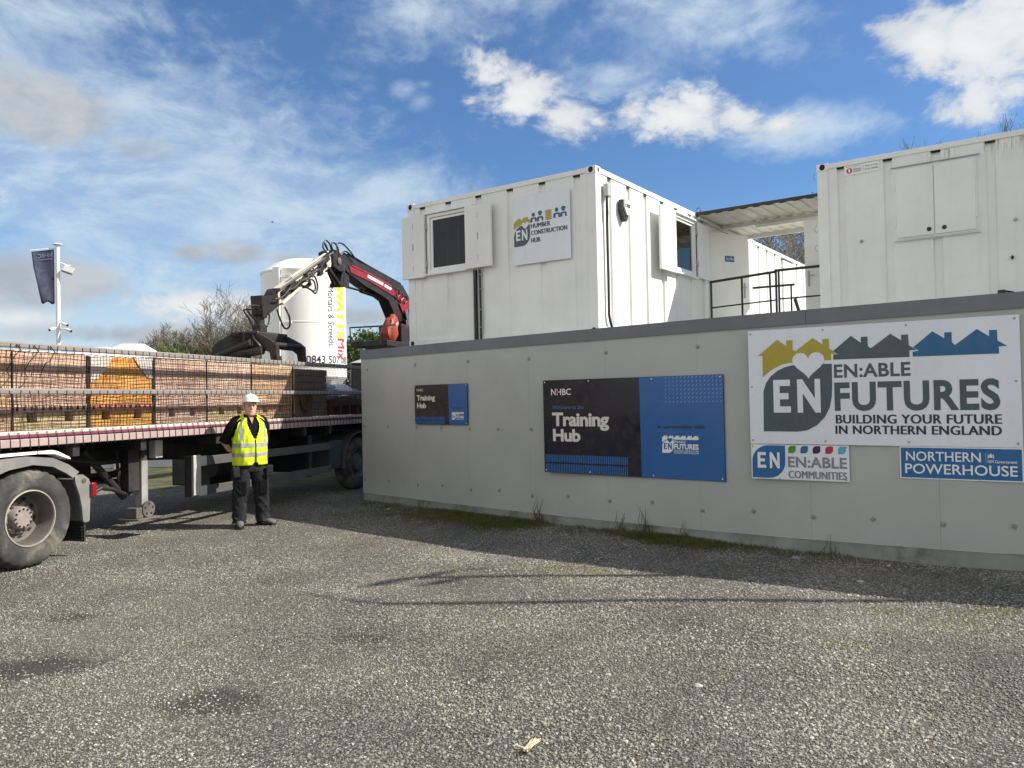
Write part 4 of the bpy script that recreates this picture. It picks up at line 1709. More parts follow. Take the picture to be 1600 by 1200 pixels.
# side guard
tb('guard_bracket', M_alu, lambda b: b.box(2.84, 2.985, .05, .075, .44, .985, .004))
tb('guard_bracket', M_chassis, lambda b: b.box(2.80, 2.838, .05, .17, .42, .98, .004))
for z0, z1 in ((.83, .965), (.42, .555)):
    tb('guard_plate', M_alu, lambda b: b.box(2.987, 3.11, .055, .09, z0, z1, .004))
    tb('guard_rail', M_guardrail, lambda b: b.box(3.112, 6.41, .075, .11, z0, z1 - .01, .006))
for t in (3.75, 5.75):
    tb('guard_post', M_chassis, lambda b: b.box(t, t + .09, .112, .16, .40, 1.12, .004))


# landing legs
M_leg = mat('leg_steel', (.30, .30, .29), .5, metal=.2, var=.2, vs=5, dirt=(.12, .11, .10), dirt_amt=.5, dirt_scale=4)


def landing_leg(l0):
    tb('leg_tube', M_chassis, lambda b: b.box(2.02, 2.20, l0 + .02, l0 + .16, .58, 1.27, .008))
    lg = tb('landing_leg', M_leg, lambda b: b.box(2.215, 2.325, l0, l0 + .11, .34, .96, .008))
    tb('leg_cap', M_alu, lambda b: b.prism([(2.215, .961), (2.325, .961), (2.31, 1.03)], l0 + .01, l0 + .1), lg, (0, 0, 0))
    b = MB()
    b.lathe([(.105, 0), (.105, .03), (.03, .035)], 18, 'y', (2.30, l0 - .034, .33))
    b.build('foot_hub', M_rim, lg, loc=(0, 0, 0))
    for k in range(5):
        a = 2 * pi * k / 5 + .3
        b = MB()
        b.disc((2.30 + .068 * math.cos(a), l0 - .0375, .33 + .068 * math.sin(a)), .017, 10)
        b.build('hub_hole', M_dark, lg, loc=(0, 0, 0))
    b = MB()
    b.box(2.05, 2.46, l0 - .10, l0 + .22, .205, .225, .004)
    b.box(2.10, 2.22, l0 - .02, l0 + .16, .225, .36, .01)
    b.build('foot_plate', M_rim, lg, loc=(0, 0, 0))
    return lg


landing_leg(.34)
landing_leg(2.05)
for (p, q, r) in (((2.36, .42, 1.22), (2.10, .42, .52), .028), ((1.45, .5, 1.15), (2.08, .5, .50), .045), ((2.42, .45, 1.15), (2.20, .45, .62), .03),
                  ((1.0, 2.1, .5), (1.6, 2.1, 1.2), .04), ((.7, 2.1, 1.2), (1.3, 2.1, .4), .045), ((1.95, .5, 1.2), (2.02, .5, .55), .02)):
    tb('brace', M_chassis, lambda b: b.tube([p, q], r, 8))
tb('leg_shaft', M_chassis, lambda b: b.tube([(2.14, .4, .70), (2.14, 2.2, .70)], .035, 8))
tb('gear_box', M_alu, lambda b: b.box(2.42, 2.55, .30, .42, .98, 1.22, .01))
tb('air_hose', M_rubberhose, lambda b: b.tube([(1.3, .35, .50), (1.42, .36, .62), (1.6, .38, .68), (1.8, .40, .64), (2.0, .42, .56), (2.1, .44, .6)], .028, 7))
tb('air_hose', M_rubberhose, lambda b: b.tube([(-.5, .6, 1.05), (.4, .5, 1.12), (1.2, .45, 1.06), (1.7, .45, .98), (2.1, .5, 1.0)], .025, 6))


def wheel_parts(parent, off, tc_, zc, y0, r=.53, deep=True, name='wheel', tread=True):
    b = MB()
    n = 90
    k = r / .53
    prof = [(.298, .03), (.33, .006), (.375, 0), (.44, .004), (.487, .018), (.515, .045), (.53, .08), (.53, .235), (.515, .27), (.44, .29), (.30, .26)]
    R = []
    for i, (pr, ph) in enumerate(prof):
        ring = []
        for j in range(n):
            a = 2 * pi * j / n
            rr = pr
            if tread and i in (5, 6, 7) and j % 3 == 0:
                rr -= .016
            ring.append((tc_ + rr * k * math.cos(a), y0 + ph, zc + rr * k * math.sin(a)))
        R.append(ring)
    b.rings(R, caps=False)
    wh = b.build(name, M_tyre, parent, smooth=True, loc=off, sharp=50)
    b = MB()
    if deep:
        b.lathe([(.302 * k, .034), (.300 * k, .016), (.288 * k, .014), (.284 * k, .03)], 48, 'y', (tc_, y0, zc), caps=False)
        b.build('rim_edge', M_rimedge, wh, smooth=True, loc=(0, 0, 0))
        b = MB()
        b.lathe([(.284 * k, .031), (.272 * k, .06), (.265 * k, .15), (.255 * k, .215), (.205 * k, .235), (.10 * k, .235)], 48, 'y', (tc_, y0, zc), caps=False)
        b.build('rim', M_rim, wh, smooth=True, loc=(0, 0, 0))
        b = MB()
        b.lathe([(.172 * k, .234), (.172 * k, .205), (.125 * k, .20), (.118 * k, .14), (.105 * k, .125), (.0, .122)], 32, 'y', (tc_, y0, zc), caps=False)
        b.build('hub', M_hub, wh, smooth=True, loc=(0, 0, 0))
        for q in range(10):
            a = 2 * pi * q / 10 + .2
            b = MB()
            b.lathe([(.024, .204), (.024, .186), (.011, .176)], 6, 'y', (tc_ + .150 * k * math.cos(a), y0, zc + .150 * k * math.sin(a)))
            b.build('wheel_nut', M_rim, wh, loc=(0, 0, 0))
            b = MB()
            b.disc((tc_ + .222 * k * math.cos(a + .3), y0 + .2265, zc + .222 * k * math.sin(a + .3)), .027, 12)
            b.build('hand_hole', M_dark, wh, loc=(0, 0, 0))
        for q in range(12):
            a = 2 * pi * q / 12
            b = MB()
            b.lathe([(.011, .126), (.011, .115)], 6, 'y', (tc_ + .095 * k * math.cos(a), y0, zc + .095 * k * math.sin(a)))
            b.build('hub_bolt', M_dark, wh, loc=(0, 0, 0))
    else:
        b.lathe([(.302 * k, .03), (.29 * k, .02), (.27 * k, .06), (.22 * k, .10), (.14 * k, .03), (.0, .02)], 32, 'y', (tc_, y0, zc), caps=False)
        b.build('rim', M_guardrail, wh, smooth=True, loc=(0, 0, 0))
    return wh


wheel_parts(trl, T0, 7.42, .505, .06, .505, False)
wheel_parts(trl, T0, 8.75, .505, .06, .505, False)
b = MB()
pts = []
for k in range(15):
    a = rad(-8 + 196 * k / 14)
    pts.append((7.42 + .585 * math.cos(a), .53 + .585 * math.sin(a)))
inner = [(7.42 + .565 * math.cos(rad(-8 + 196 * k / 14)), .53 + .565 * math.sin(rad(-8 + 196 * k / 14))) for k in range(15)]
b.prism(pts + inner[::-1], .05, .60)
b.build('mudguard', M_guardrail, trl, loc=T0)

# tractor unit (only its rear axle is in the picture)
tru, R0 = troot('lorry_tractor', .38, 1.27, 0, 'rear axle of the lorry with dusty dual wheel, grey mudguard and red tail lamp', 'lorry')
wheel_parts(tru, R0, .383, .53, .04)
b = MB()
b.lathe([(.30, .36), (.50, .37), (.53, .42), (.53, .58), (.50, .63), (.3, .64)], 48, 'y', (.383, 0, .53))
b.build('inner_tyre', M_tyre, tru, smooth=True, loc=R0)
for y in (.55, 1.75):
    b = MB()
    b.box(-3.5, .98, y + .2, y + .3, .72, .98)
    b.build('chassis_rail', M_chassis, tru, loc=R0)
b = MB()
b.box(-.2, .9, .66, 1.9, .60, .715)
b.build('axle_casing', M_chassis, tru, loc=R0)
out_ = [(-.62, .95), (-.45, 1.10), (-.15, 1.175), (.30, 1.19), (.62, 1.15), (.82, 1.06), (.955, .965)]
inn_ = [(.875, .905), (.80, .96), (.62, 1.055), (.38, 1.095), (.10, 1.065), (-.15, .985), (-.35, .86), (-.5, .8)]
b = MB()
b.prism(out_ + inn_, .015, .045)
for (p, q) in zip(out_[:-1], out_[1:]):
    b.prism([p, q, (q[0] - .01, q[1] - .022), (p[0] - .0, p[1] - .022)], .045, .66)
b.build('mudguard', M_guard, tru, loc=R0)
out2 = [(.90, .935), (1.01, .93), (1.09, .875), (1.115, .80), (1.095, .40), (1.075, .385), (1.02, .385), (1.005, .42), (.995, .55), (.965, .70), (.915, .83)]
b = MB()
b.prism(out2, .02, .05)
b.prism([(1.095, .40), (1.115, .80), (1.09, .875), (1.07, .865), (1.09, .80), (1.072, .40)], .05, .66)
mg = b.build('mudguard', M_guard, tru, loc=R0)
b = MB()
b.lathe([(.028, .018), (.028, .012), (.02, .010)], 16, 'y', (1.02, 0, .862))
b.build('bung', M_guardrail, mg, loc=(0, 0, 0))
b = MB()
b.box(1.045, 1.068, .05, .62, .16, .395, .003)
for k in range(6):
    b.box(1.030, 1.044, .07, .6, .18 + .035 * k, .195 + .035 * k)
b.build('mud_flap', M_chassis, tru, loc=R0)
b = MB()
b.box(1.118, 1.185, .0, .13, .665, .825, .014)
b.build('tail_lamp', M_lampred, tru, loc=R0)
b = MB()
b.box(1.098, 1.117, .005, .12, .66, .81, .004)
b.build('lamp_base', M_black, tru, loc=R0)
b = MB()
b.prism([(-.9, 1.20), (.44, 1.205), (.44, 1.235), (-.9, 1.235)], .03, .20)
b.prism([(.455, 1.205), (.66, 1.19), (.86, 1.115), (.85, 1.14), (.70, 1.215), (.63, 1.235), (.455, 1.235)], .03, .20)
b.build('top_trim', M_palewhite, tru, loc=R0)

# load of brick packs
PACKMATS = [
    brick_mat('brick_tan', (.40, .25, .14), (.50, .33, .20), (.10, .07, .05)),
    brick_mat('brick_pink', (.42, .265, .19), (.53, .36, .27), (.11, .08, .06)),
    brick_mat('brick_ochre', (.54, .25, .045), (.64, .32, .075), (.16, .08, .03)),
    brick_mat('brick_dusk', (.42, .275, .205), (.50, .34, .26), (.10, .08, .06)),
    brick_mat('brick_pale', (.60, .44, .34), (.48, .32, .23), (.14, .10, .08)),
    brick_mat('brick_salmon', (.56, .35, .21), (.62, .42, .26), (.14, .10, .07)),
]
M_base_pale = brick_mat('brick_base_pale', (.46, .37, .21), (.40, .30, .16), (.12, .10, .05), .12, .05)
M_base_ochre = brick_mat('brick_base_ochre', (.54, .29, .06), (.46, .23, .045), (.16, .09, .03), .12, .05)
M_holed = brick_mat('brick_holed', (.50, .17, .10), (.56, .22, .14), (.12, .06, .04), .21, .075)
packs = [(-.68, .330, 0), (.350, 1.300, 1), (1.345, 2.330, 2), (2.385, 3.360, 3), (3.380, 4.385, 4), (4.405, 5.490, 5)]
pl_labels = ['tan brick pack on the trailer, cut by the left edge of the photo', 'pinkish brick pack on the trailer, left of the ochre pack',
             'bright ochre brick pack on the trailer with white wrapping at its top corners', 'dusky pink brick pack on the trailer, right of the ochre pack',
             'pale pink brick pack on the trailer, nearest behind the white hard hat', 'orange tan brick pack on the trailer, half in container shadow']
for k, (t0, t1, mi) in enumerate(packs):
    pr, po = troot('brick_pack', (t0 + t1) / 2, .25, 1.434, pl_labels[k], 'brick pack', 'brick packs on the trailer')
    zt = 2.318 - .008 * (k % 3)
    off = po
    b = MB()
    b.box(t0, t1, .25, 1.24, 1.645, zt, .010)
    b.build('bricks', PACKMATS[mi], pr, loc=off)
    bm_ = M_base_ochre if mi == 2 else (M_base_pale if mi in (1, 4) else PACKMATS[mi])
    b = MB()
    w_ = t1 - t0
    s = (.17, .30, .68, .80) if mi in (1, 2) else (.25, .36, .66, .76)
    b.box(t0 + .005, t1 - .005, .255, 1.24, 1.434, 1.535, .006)
    for (a, c) in ((.005, s[0]), (s[1], s[2]), (s[3], .995)):
        b.box(t0 + w_ * a, t0 + w_ * c, .255, 1.24, 1.536, 1.644, .006)
    b.build('base_course', bm_, pr, loc=off)
    b = MB()
    b.box(t0 + .02, t1 - .02, .42, .44, 1.44, 1.64)
    b.build('slot_back', M_dark, pr, loc=off)
    if mi in (1, 2):
        b = MB()
        b.box(t0 + .004, t1 - .004, .244, .2495, 1.652, 1.735, .001)
        hr = b.build('holed_course', M_holed if mi == 2 else PACKMATS[3], pr, loc=off)
        hz = MB()
        for q in range(12):
            x = t0 + .05 + (w_ - .1) * (q + (.16 if q % 3 == 2 else (-.16 if q % 3 == 0 else 0))) / 11.2
            hz.box(x - .017, x + .017, .2415, .2432, 1.670, 1.715)
        hz.build('hole_row', M_dark, hr, loc=(0, 0, 0))
    if mi in (2,):
        b = MB()
        b.poly([(t0 - .005, .238, zt + .01), (t0 + .33, .236, zt + .01), (t0 + .24, .234, 2.17), (t0 + .10, .234, 2.04), (t0 - .005, .236, 1.99)])
        b.build('wrapping', M_hem, pr, loc=off)
        b = MB()
        b.poly([(t1 - .33, .236, zt + .01), (t1 - .005, .236, zt + .01), (t1 - .005, .238, 2.05), (t1 - .10, .236, 2.06), (t1 - .24, .234, 2.20)])
        b.build('wrapping', M_hem, pr, loc=off)
    if mi in (1, 3, 4):
        b = MB()
        b.box(t0 + .01, t1 - .02, .24, 1.2, zt + .001, zt + .016, .004)
        b.build('wrapping', M_hem, pr, loc=off)
    wd = .045 if mi in (1, 2) else .014
    b = MB()
    b.box(t1 - wd * .35, t1 + wd * .6, .236, .2492, 1.44, zt - .01)  # black strip over the gap, painting in the dark between packs
    b.build('edge_strip', M_dark, pr, loc=off)
dk, do = troot('timber_pack', 6.05, .25, 1.434, 'dark brown stack beside the last brick pack on the trailer, in shadow', 'stack')
b = MB()
for q in range(7):
    b.box(5.53 + .008 * (q % 2), 6.60 - .012 * (q % 3), .25, 1.24, 1.436 + .119 * q, 1.55 + .119 * q, .008)
b.build('boards', M_packdark, dk, loc=do)
b = MB()
b.box(5.50, 5.54, .235, .2495, 1.5, 2.25)
b.build('edge_strip', M_amber, dk, loc=do)
ck, co = troot('cable_coil', 5.85, .2, 1.70, 'round brown coil hanging against the dark stack on the trailer', 'coil')
b = MB()
for q in range(4):
    R_ = .16 - .03 * q
    b.tube([(5.85 + R_ * math.cos(a), .20 + .004 * q, 1.70 + R_ * math.sin(a)) for a in [2 * pi * j / 24 for j in range(25)]], .018, 6)
b.build('coil', M_brown, ck, loc=co)
bg_, bo = troot('plastic_bag', 7.2, .6, 1.434, 'crumpled blue and white plastic sacks piled at the rear of the trailer', 'sacks')
rb2 = random.Random(11)
for (t, l, z, rx, ry, rz_) in ((6.95, .6, 1.80, .34, .4, .14), (7.5, .65, 1.84, .42, .4, .17), (7.25, .9, 1.95, .4, .4, .10), (7.9, .6, 1.80, .3, .35, .15)):
    b = MB()
    bmx = bmesh.new()
    bmesh.ops.create_icosphere(bmx, subdivisions=3, radius=1)
    for v in bmx.verts:
        d = mnoise.noise(v.co * 2.6 + Vector((t * 9, l, 0))) * .35
        v.co = Vector((t + v.co.x * rx * (1 + d), l + v.co.y * ry * (1 + d), z + v.co.z * rz_ * (1 + d)))
    bmx.verts.index_update()
    b.add([v.co[:] for v in bmx.verts], [[v.index for v in f.verts] for f in bmx.faces])
    bmx.free()
    b.build('sack', M_blueplastic if t < 7.4 or t > 7.8 else M_whiteplastic, bg_, smooth=True, loc=bo)
rc_, ro = troot('red_crate', 7.4, .3, 1.434, 'dark red crate under the plastic sacks on the trailer', 'crate')
b = MB()
b.box(6.70, 8.1, .25, 1.1, 1.60, 1.72, .01)
b.build('lid', M_redcrate, rc_, loc=ro)
b = MB()
for q in range(5):
    b.box(6.72 + q * .33, 6.80 + q * .33, .26, 1.08, 1.436, 1.599, .006)
b.build('slats', M_redcrate, rc_, loc=ro)

# cargo net
nt, no = troot('cargo_net', 3.0, .06, 1.40, 'black cord net stretched over the brick load and tied to the grey rails', 'net')
rn = random.Random(5)


def net_pt(t, z):
    dx = .018 * math.sin(t * 2.1 + z * 5.0) + .028 * (z - 1.85) * math.sin(t * 1.3 + .6)
    dz = .012 * math.sin(t * 3.1 + z * 9) + .006 * math.sin(t * 9.7)
    y = .10 + .03 * math.sin(t * 1.9 + z * 4)
    return (t + dx, y, z + dz)


b = MB()
t = -1.6
TV = []
while t < 7.9:
    TV.append(t)
    t += .046 + rn.uniform(-.003, .003)
for t in TV:
    b.tube([net_pt(t, 1.44 + (2.30 - 1.44) * k / 10) for k in range(11)], .0029, 3, caps=False)
z = 1.45
while z < 2.30:
    b.tube([net_pt(-1.6 + 9.5 * k / 130, z) for k in range(131)], .0029, 3, caps=False)
    z += .040 + rn.uniform(-.006, .006)
b.build('mesh', M_net, nt, loc=no)
b = MB()
t = -1.6
while t < 7.9:
    tt = t + rn.uniform(-.008, .008)
    for z0, z1 in ((2.298, 2.362), (1.818, 1.880)):
        s_ = rn.uniform(-.012, .012)
        b.tube([(tt, .03, z0 - .01), (tt, -.04, z0 - .002), (tt + s_, -.041, z1), (tt + s_, .03, z1 + .006)], .0042, 4)
    b.tube([(tt, .10, 1.46), (tt + .012, .0, 1.44), (tt + .012, -.018, 1.36), (tt + .014, -.019, 1.27)], .0042, 4)
    t += .112
b.build('tie_cord', M_net, nt, loc=no)
b = MB()
for q in range(3):
    a = rn.uniform(0, 3)
    t0 = .15 + .2 * q
    b.tube([(t0, -.045, 2.36), (t0 + .05, -.05, 2.30), (t0 - .02, -.05, 2.25 - .03 * q), (t0 - .06, -.045, 2.18), (t0 - .05, .02, 2.10)], .006, 5)
b.build('loose_cord', M_net, nt, loc=no)

# ------------------------------------------------------------------ crane with brick grab
cr, c0 = troot('loader_crane', 11.85, 1.27, 1.36, 'red and black loader crane folded over the trailer with pale outer boom', 'crane')


def cb(name, m, fn, parent=None, smooth=False):
    b = MB()
    fn(b)
    return b.build(name, m, parent or cr, smooth=smooth, loc=c0 if parent is None else (0, 0, 0))


cb('base_frame', M_crane_dark, lambda b: b.box(11.45, 12.35, .5, 2.0, 1.40, 2.0, .02))
cb('column', M_crane_dark, lambda b: b.prism([(11.78, 2.0), (12.35, 2.0), (12.35, 4.05), (12.1, 4.15), (11.85, 3.95), (11.85, 3.0)], 1.02, 1.48))
cb('lift_cylinder', M_crane_red, lambda b: b.tube([(11.70, .98, 2.4), (11.68, .98, 3.40)], .10, 16), smooth=True)
cb('cylinder_collar', M_crane_dark, lambda b: b.tube([(11.68, .98, 3.33), (11.68, .98, 3.47)], .107, 16), smooth=True)
cb('piston_rod', M_chrome, lambda b: b.tube([(11.68, .98, 3.45), (11.62, 1.05, 3.92)], .055, 14), smooth=True)
cb('mast', M_crane_red, lambda b: b.box(12.36, 12.5, 1.0, 1.5, 2.2, 4.0, .02))
BOOM = [(8.75, 4.80), (8.86, 4.86), (9.15, 4.84), (9.88, 4.745), (11.63, 4.53), (11.97, 4.29), (12.25, 3.99), (12.1, 3.75), (11.45, 3.62), (11.22, 3.68), (11.05, 3.87), (10.87, 4.07), (10.5, 4.16), (9.76, 4.27), (9.0, 4.46), (8.72, 4.55)]
bo_ = cb('main_boom', M_crane_dark, lambda b: b.prism(BOOM, 1.13, 1.41))
cb('boom_stripe', M_crane_red, lambda b: b.prism([(8.98, 4.62), (9.9, 4.545), (11.2, 4.36), (11.90, 4.18), (11.95, 4.08), (11.75, 4.02), (11.1, 4.20), (9.9, 4.40), (9.05, 4.48)], 1.112, 1.129), bo_)
cb('boom_stripe', M_crane_red, lambda b: b.prism([(9.1, 4.66), (9.9, 4.60), (11.0, 4.46), (11.0, 4.40), (9.9, 4.56), (9.1, 4.63)], 1.118, 1.129), bo_)
pn = cb('label_panel', M_palewhite, lambda b: b.prism([(9.80, 4.545), (10.55, 4.45), (10.52, 4.385), (9.79, 4.475)], 1.105, 1.111), bo_)
cb('label_panel', M_palewhite, lambda b: b.prism([(10.62, 4.435), (10.98, 4.385), (10.93, 4.325), (10.60, 4.37)], 1.105, 1.111), bo_)
for k in range(6):
    x = 9.84 + .11 * k
    cb('label_mark', M_red, lambda b: b.prism([(x, 4.52 - .013 * k), (x + .05, 4.513 - .013 * k), (x + .045, 4.495 - .013 * k), (x, 4.50 - .013 * k)], 1.100, 1.104), pn)
for (p, q, r) in (((9.0, 1.16, 4.87), (11.55, 1.16, 4.57), .022), ((9.0, 1.24, 4.89), (11.6, 1.24, 4.58), .028), ((11.6, 1.2, 4.57), (12.1, 1.2, 4.22), .03)):
    cb('boom_pipe', M_crane_dark, lambda b: b.tube([p, q], r, 7), bo_)
for k in range(3):
    x = 11.12 + .2 * k
    cb('boom_hose', M_crane_red if k % 2 else M_rubberhose, lambda b: b.tube([(x, 1.09, 4.40 - .06 * k), (x + .12, 1.05, 4.36 - .05 * k), (x + .16, 1.05, 4.25 - .05 * k), (x + .08, 1.07, 4.18 - .05 * k), (x + .02, 1.08, 4.25 - .06 * k)], .018, 7), bo_)
cb('shoulder_cover', M_crane_red, lambda b: b.prism([(11.35, 4.05), (11.7, 4.10), (12.0, 3.95), (12.2, 3.7), (11.9, 3.62), (11.6, 3.78)], 1.09, 1.128), bo_)
# knuckle
kn = cb('knuckle', M_crane_dark, lambda b: b.prism([(8.28, 4.80), (8.42, 4.87), (8.62, 4.82), (8.80, 4.80), (8.85, 4.62), (8.78, 4.46), (8.55, 4.44), (8.35, 4.50)], 1.10, 1.44))
cb('knuckle_pin', M_rim, lambda b: b.lathe([(.075, 1.099), (.075, 1.07), (.03, 1.06)], 16, 'y', (8.52, 0, 4.64)), kn)
cb('link_plate', M_crane_dark, lambda b: b.prism([(8.78, 4.54), (9.06, 4.50), (9.05, 4.17), (8.62, 4.11), (8.60, 4.17), (8.70, 4.25)], 1.16, 1.38))
cb('link_bar', M_crane_dark, lambda b: b.tube([(8.16, 1.14, 4.44), (8.62, 1.14, 4.14)], .045, 8))
cb('link_bar', M_crane_dark, lambda b: b.tube([(8.62, 1.27, 4.14), (8.4, 1.27, 4.40)], .035, 8))
cb('tilt_cylinder', M_crane_dark, lambda b: b.tube([(9.0, 1.27, 4.19), (9.75, 1.27, 4.18)], .026, 8))
cb('tilt_cylinder', M_crane_dark, lambda b: b.tube([(9.75, 1.27, 4.18), (10.7, 1.27, 4.14)], .05, 10))
def smooth_path(pts, n=5):
    P = [Vector(p) for p in pts]
    P = [P[0]] + P + [P[-1]]
    out = []
    for i in range(1, len(P) - 2):
        for k in range(n):
            t = k / n
            a, b_, c, d = P[i - 1], P[i], P[i + 1], P[i + 2]
            out.append(.5 * ((2 * b_) + (c - a) * t + (2 * a - 5 * b_ + 4 * c - d) * t * t + (-a + 3 * b_ - 3 * c + d) * t ** 3))
    out.append(P[-2])
    return out



# outer boom
ob = cb('outer_boom', M_boom_white, lambda b: b.prism([(8.34, 4.76), (8.10, 4.68), (6.42, 3.735), (6.46, 3.50), (8.30, 4.50)], 1.15, 1.39))
cb('patch', M_beige, lambda b: b.prism([(7.86, 4.46), (7.55, 4.285), (7.60, 4.16), (7.92, 4.335)], 1.140, 1.149), ob)
cb('patch', M_palewhite, lambda b: b.prism([(7.80, 4.40), (7.62, 4.30), (7.64, 4.215), (7.83, 4.32)], 1.134, 1.139), ob)
for (p, q, r, m) in (((8.3, 1.10, 4.79), (6.4, 1.10, 3.77), .022, M_rim), ((8.25, 1.18, 4.81), (6.9, 1.18, 4.08), .02, M_boom_white), ((8.05, 1.08, 4.60), (6.5, 1.08, 3.70), .016, M_crane_dark), ((7.3, 1.08, 4.05), (6.45, 1.08, 3.52), .03, M_boom_white)):
    cb('boom_pipe', m, lambda b: b.tube([p, q], r, 7), ob)
rgc = random.Random(77)
for k in range(16):
    f_ = rgc.uniform(.05, .95)
    x, z = 8.2 + (6.5 - 8.2) * f_, 4.60 + (3.62 - 4.60) * f_ + rgc.uniform(-.10, .12)
    w_, h_ = rgc.uniform(.05, .13), rgc.uniform(.03, .07)
    cb('pipe_clamp', M_crane_dark, lambda b: b.box(-w_, w_, 1.075, 1.148, -h_, h_, .008, Matrix.Translation((x, 0, z)) @ Matrix.Rotation(rad(-30), 4, 'Y')), ob)
for k in range(4):
    x = 7.9 - .36 * k
    z = 4.42 - .207 * k
    cb('boom_hose', M_rubberhose, lambda b: b.tube(smooth_path([(x, 1.09, z + .12), (x - .2, 1.03, z - .06 + .03 * k), (x - .42, 1.04, z - .16), (x - .6, 1.08, z - .22)]), .018, 6), ob)
hd_ = cb('boom_head', M_crane_dark, lambda b: b.prism([(6.58, 3.84), (6.70, 3.70), (6.62, 3.56), (6.42, 3.46), (6.12, 3.28), (5.95, 3.34), (5.97, 3.56), (6.12, 3.64), (6.3, 3.66), (6.42, 3.80)], 1.16, 1.38))
cb('head_bracket', M_crane_dark, lambda b: b.prism([(5.93, 3.62), (6.12, 3.62), (6.08, 3.22), (5.97, 3.22)], 1.15, 1.39), hd_)
cb('rotator', M_crane_dark, lambda b: b.lathe([(.10, 2.93), (.13, 2.98), (.13, 3.08), (.09, 3.12), (.09, 3.24), (.12, 3.28)], 16, 'z', (6.02, 1.27, 0)))
hoses = [[(8.30, 1.2, 4.80), (8.10, 1.15, 4.92), (7.97, 1.12, 4.93), (7.95, 1.12, 4.83), (8.1, 1.15, 4.78), (8.3, 1.2, 4.76)],
         [(8.30, 1.2, 4.80), (8.14, 1.2, 4.96), (8.20, 1.2, 5.03), (8.34, 1.2, 4.98), (8.42, 1.2, 4.82)],
         [(8.32, 1.1, 4.82), (8.24, 1.1, 4.94), (8.34, 1.1, 5.0), (8.50, 1.1, 4.92), (8.55, 1.1, 4.72)],
         [(8.40, 1.05, 4.84), (8.38, 1.05, 4.98), (8.62, 1.05, 5.02), (8.95, 1.05, 4.90), (9.15, 1.05, 4.78)],
         [(8.6, 1.1, 4.78), (8.8, 1.1, 4.9), (9.1, 1.12, 4.86), (9.5, 1.12, 4.80), (9.9, 1.14, 4.76)],
         [(7.25, 1.05, 4.15), (7.42, 1.0, 4.16), (7.5, .98, 3.98), (7.42, .98, 3.82), (7.28, 1.0, 3.88), (7.0, 1.05, 3.95)],
         [(7.1, 1.05, 4.05), (7.36, 1.0, 4.08), (7.42, .98, 3.95), (7.35, .98, 3.86), (7.1, 1.0, 3.92)],
         [(6.48, 1.05, 3.46), (6.55, 1.0, 3.28), (6.52, .98, 3.10), (6.38, .98, 3.05), (6.28, 1.0, 3.18), (6.24, 1.05, 3.40)],
         [(6.40, 1.4, 3.50), (6.50, 1.4, 3.30), (6.44, 1.4, 3.12), (6.30, 1.4, 3.14), (6.2, 1.35, 3.36)],
         [(6.0, 1.2, 3.42), (5.75, 1.2, 3.42), (5.58, 1.2, 3.36), (5.68, 1.2, 3.24), (5.85, 1.2, 3.14), (5.95, 1.2, 2.98)],
         [(6.0, 1.3, 3.38), (5.8, 1.3, 3.36), (5.62, 1.3, 3.32), (5.78, 1.3, 3.18), (5.92, 1.3, 3.0)]]


for h_ in hoses:
    cb('hose', M_rubberhose, lambda b: b.tube(smooth_path(h_), .017, 6), smooth=True)
# operator seat with its platform
cb('platform', M_crane_dark, lambda b: b.box(10.0, 11.6, .75, 1.7, 2.92, 3.06, .02))
cb('platform_rail', M_crane_dark, lambda b: b.tube([(9.85, .85, 2.98), (9.82, .85, 3.36), (10.6, .85, 3.46)], .02, 7))
cb('platform_rail', M_crane_dark, lambda b: b.tube([(9.85, 1.6, 2.98), (9.82, 1.6, 3.36), (9.82, .85, 3.36)], .02, 7))
b = MB()
bmx = bmesh.new()
bmesh.ops.create_icosphere(bmx, subdivisions=3, radius=1)
for v in bmx.verts:
    d = mnoise.noise(v.co * 2.2) * .3
    taper = 1.0 - .25 * v.co.z
    f2 = mnoise.noise(v.co * 6.0) * .12
    xx = math.copysign(abs(v.co.x) ** .6, v.co.x)
    zz = math.copysign(abs(v.co.z) ** .7, v.co.z)
    v.co = Vector((10.80 + xx * .20 * taper * (1 + d + f2) + .22 * max(zz, 0), 1.10 + v.co.y * .16 * taper * (1 + d + f2), 3.40 + zz * .36 * (1 + d * .3) + f2 * .3))
bmx.verts.index_update()
b.add([v.co[:] for v in bmx.verts], [[v.index for v in f.verts] for f in bmx.faces])
bmx.free()
b.build('seat', M_crane_orange, cr, smooth=True, loc=c0)
cb('seat_post', M_crane_dark, lambda b: b.box(11.05, 11.6, .9, 1.5, 3.06, 3.52, .02))
cb('orange_cover', M_crane_orange, lambda b: b.prism([(12.05, 4.30), (12.3, 4.25), (12.45, 4.0), (12.35, 3.8), (12.15, 4.0)], 1.0, 1.5))

# brick grab: two pairs of bent jaw plates on a carriage (along y), hanging from the rotator
gb = cb('brick_grab', M_grab, lambda b: b.box(5.56, 6.48, .98, 1.56, 2.70, 2.95, .03))


def jaw(sign, tt):
    c = 1.27
    o = lambda d, z: (c + sign * d, z)
    pts = [o(.02, 2.93), o(.30, 2.90), o(.56, 2.77), o(.66, 2.69), o(.67, 2.38), o(.56, 2.38), o(.53, 2.56), o(.44, 2.63), o(.20, 2.66), o(.02, 2.70)]
    cb('jaw_plate', M_grab, lambda b: b.prism(pts, tt - .02, tt + .075, 'yz'), gb)


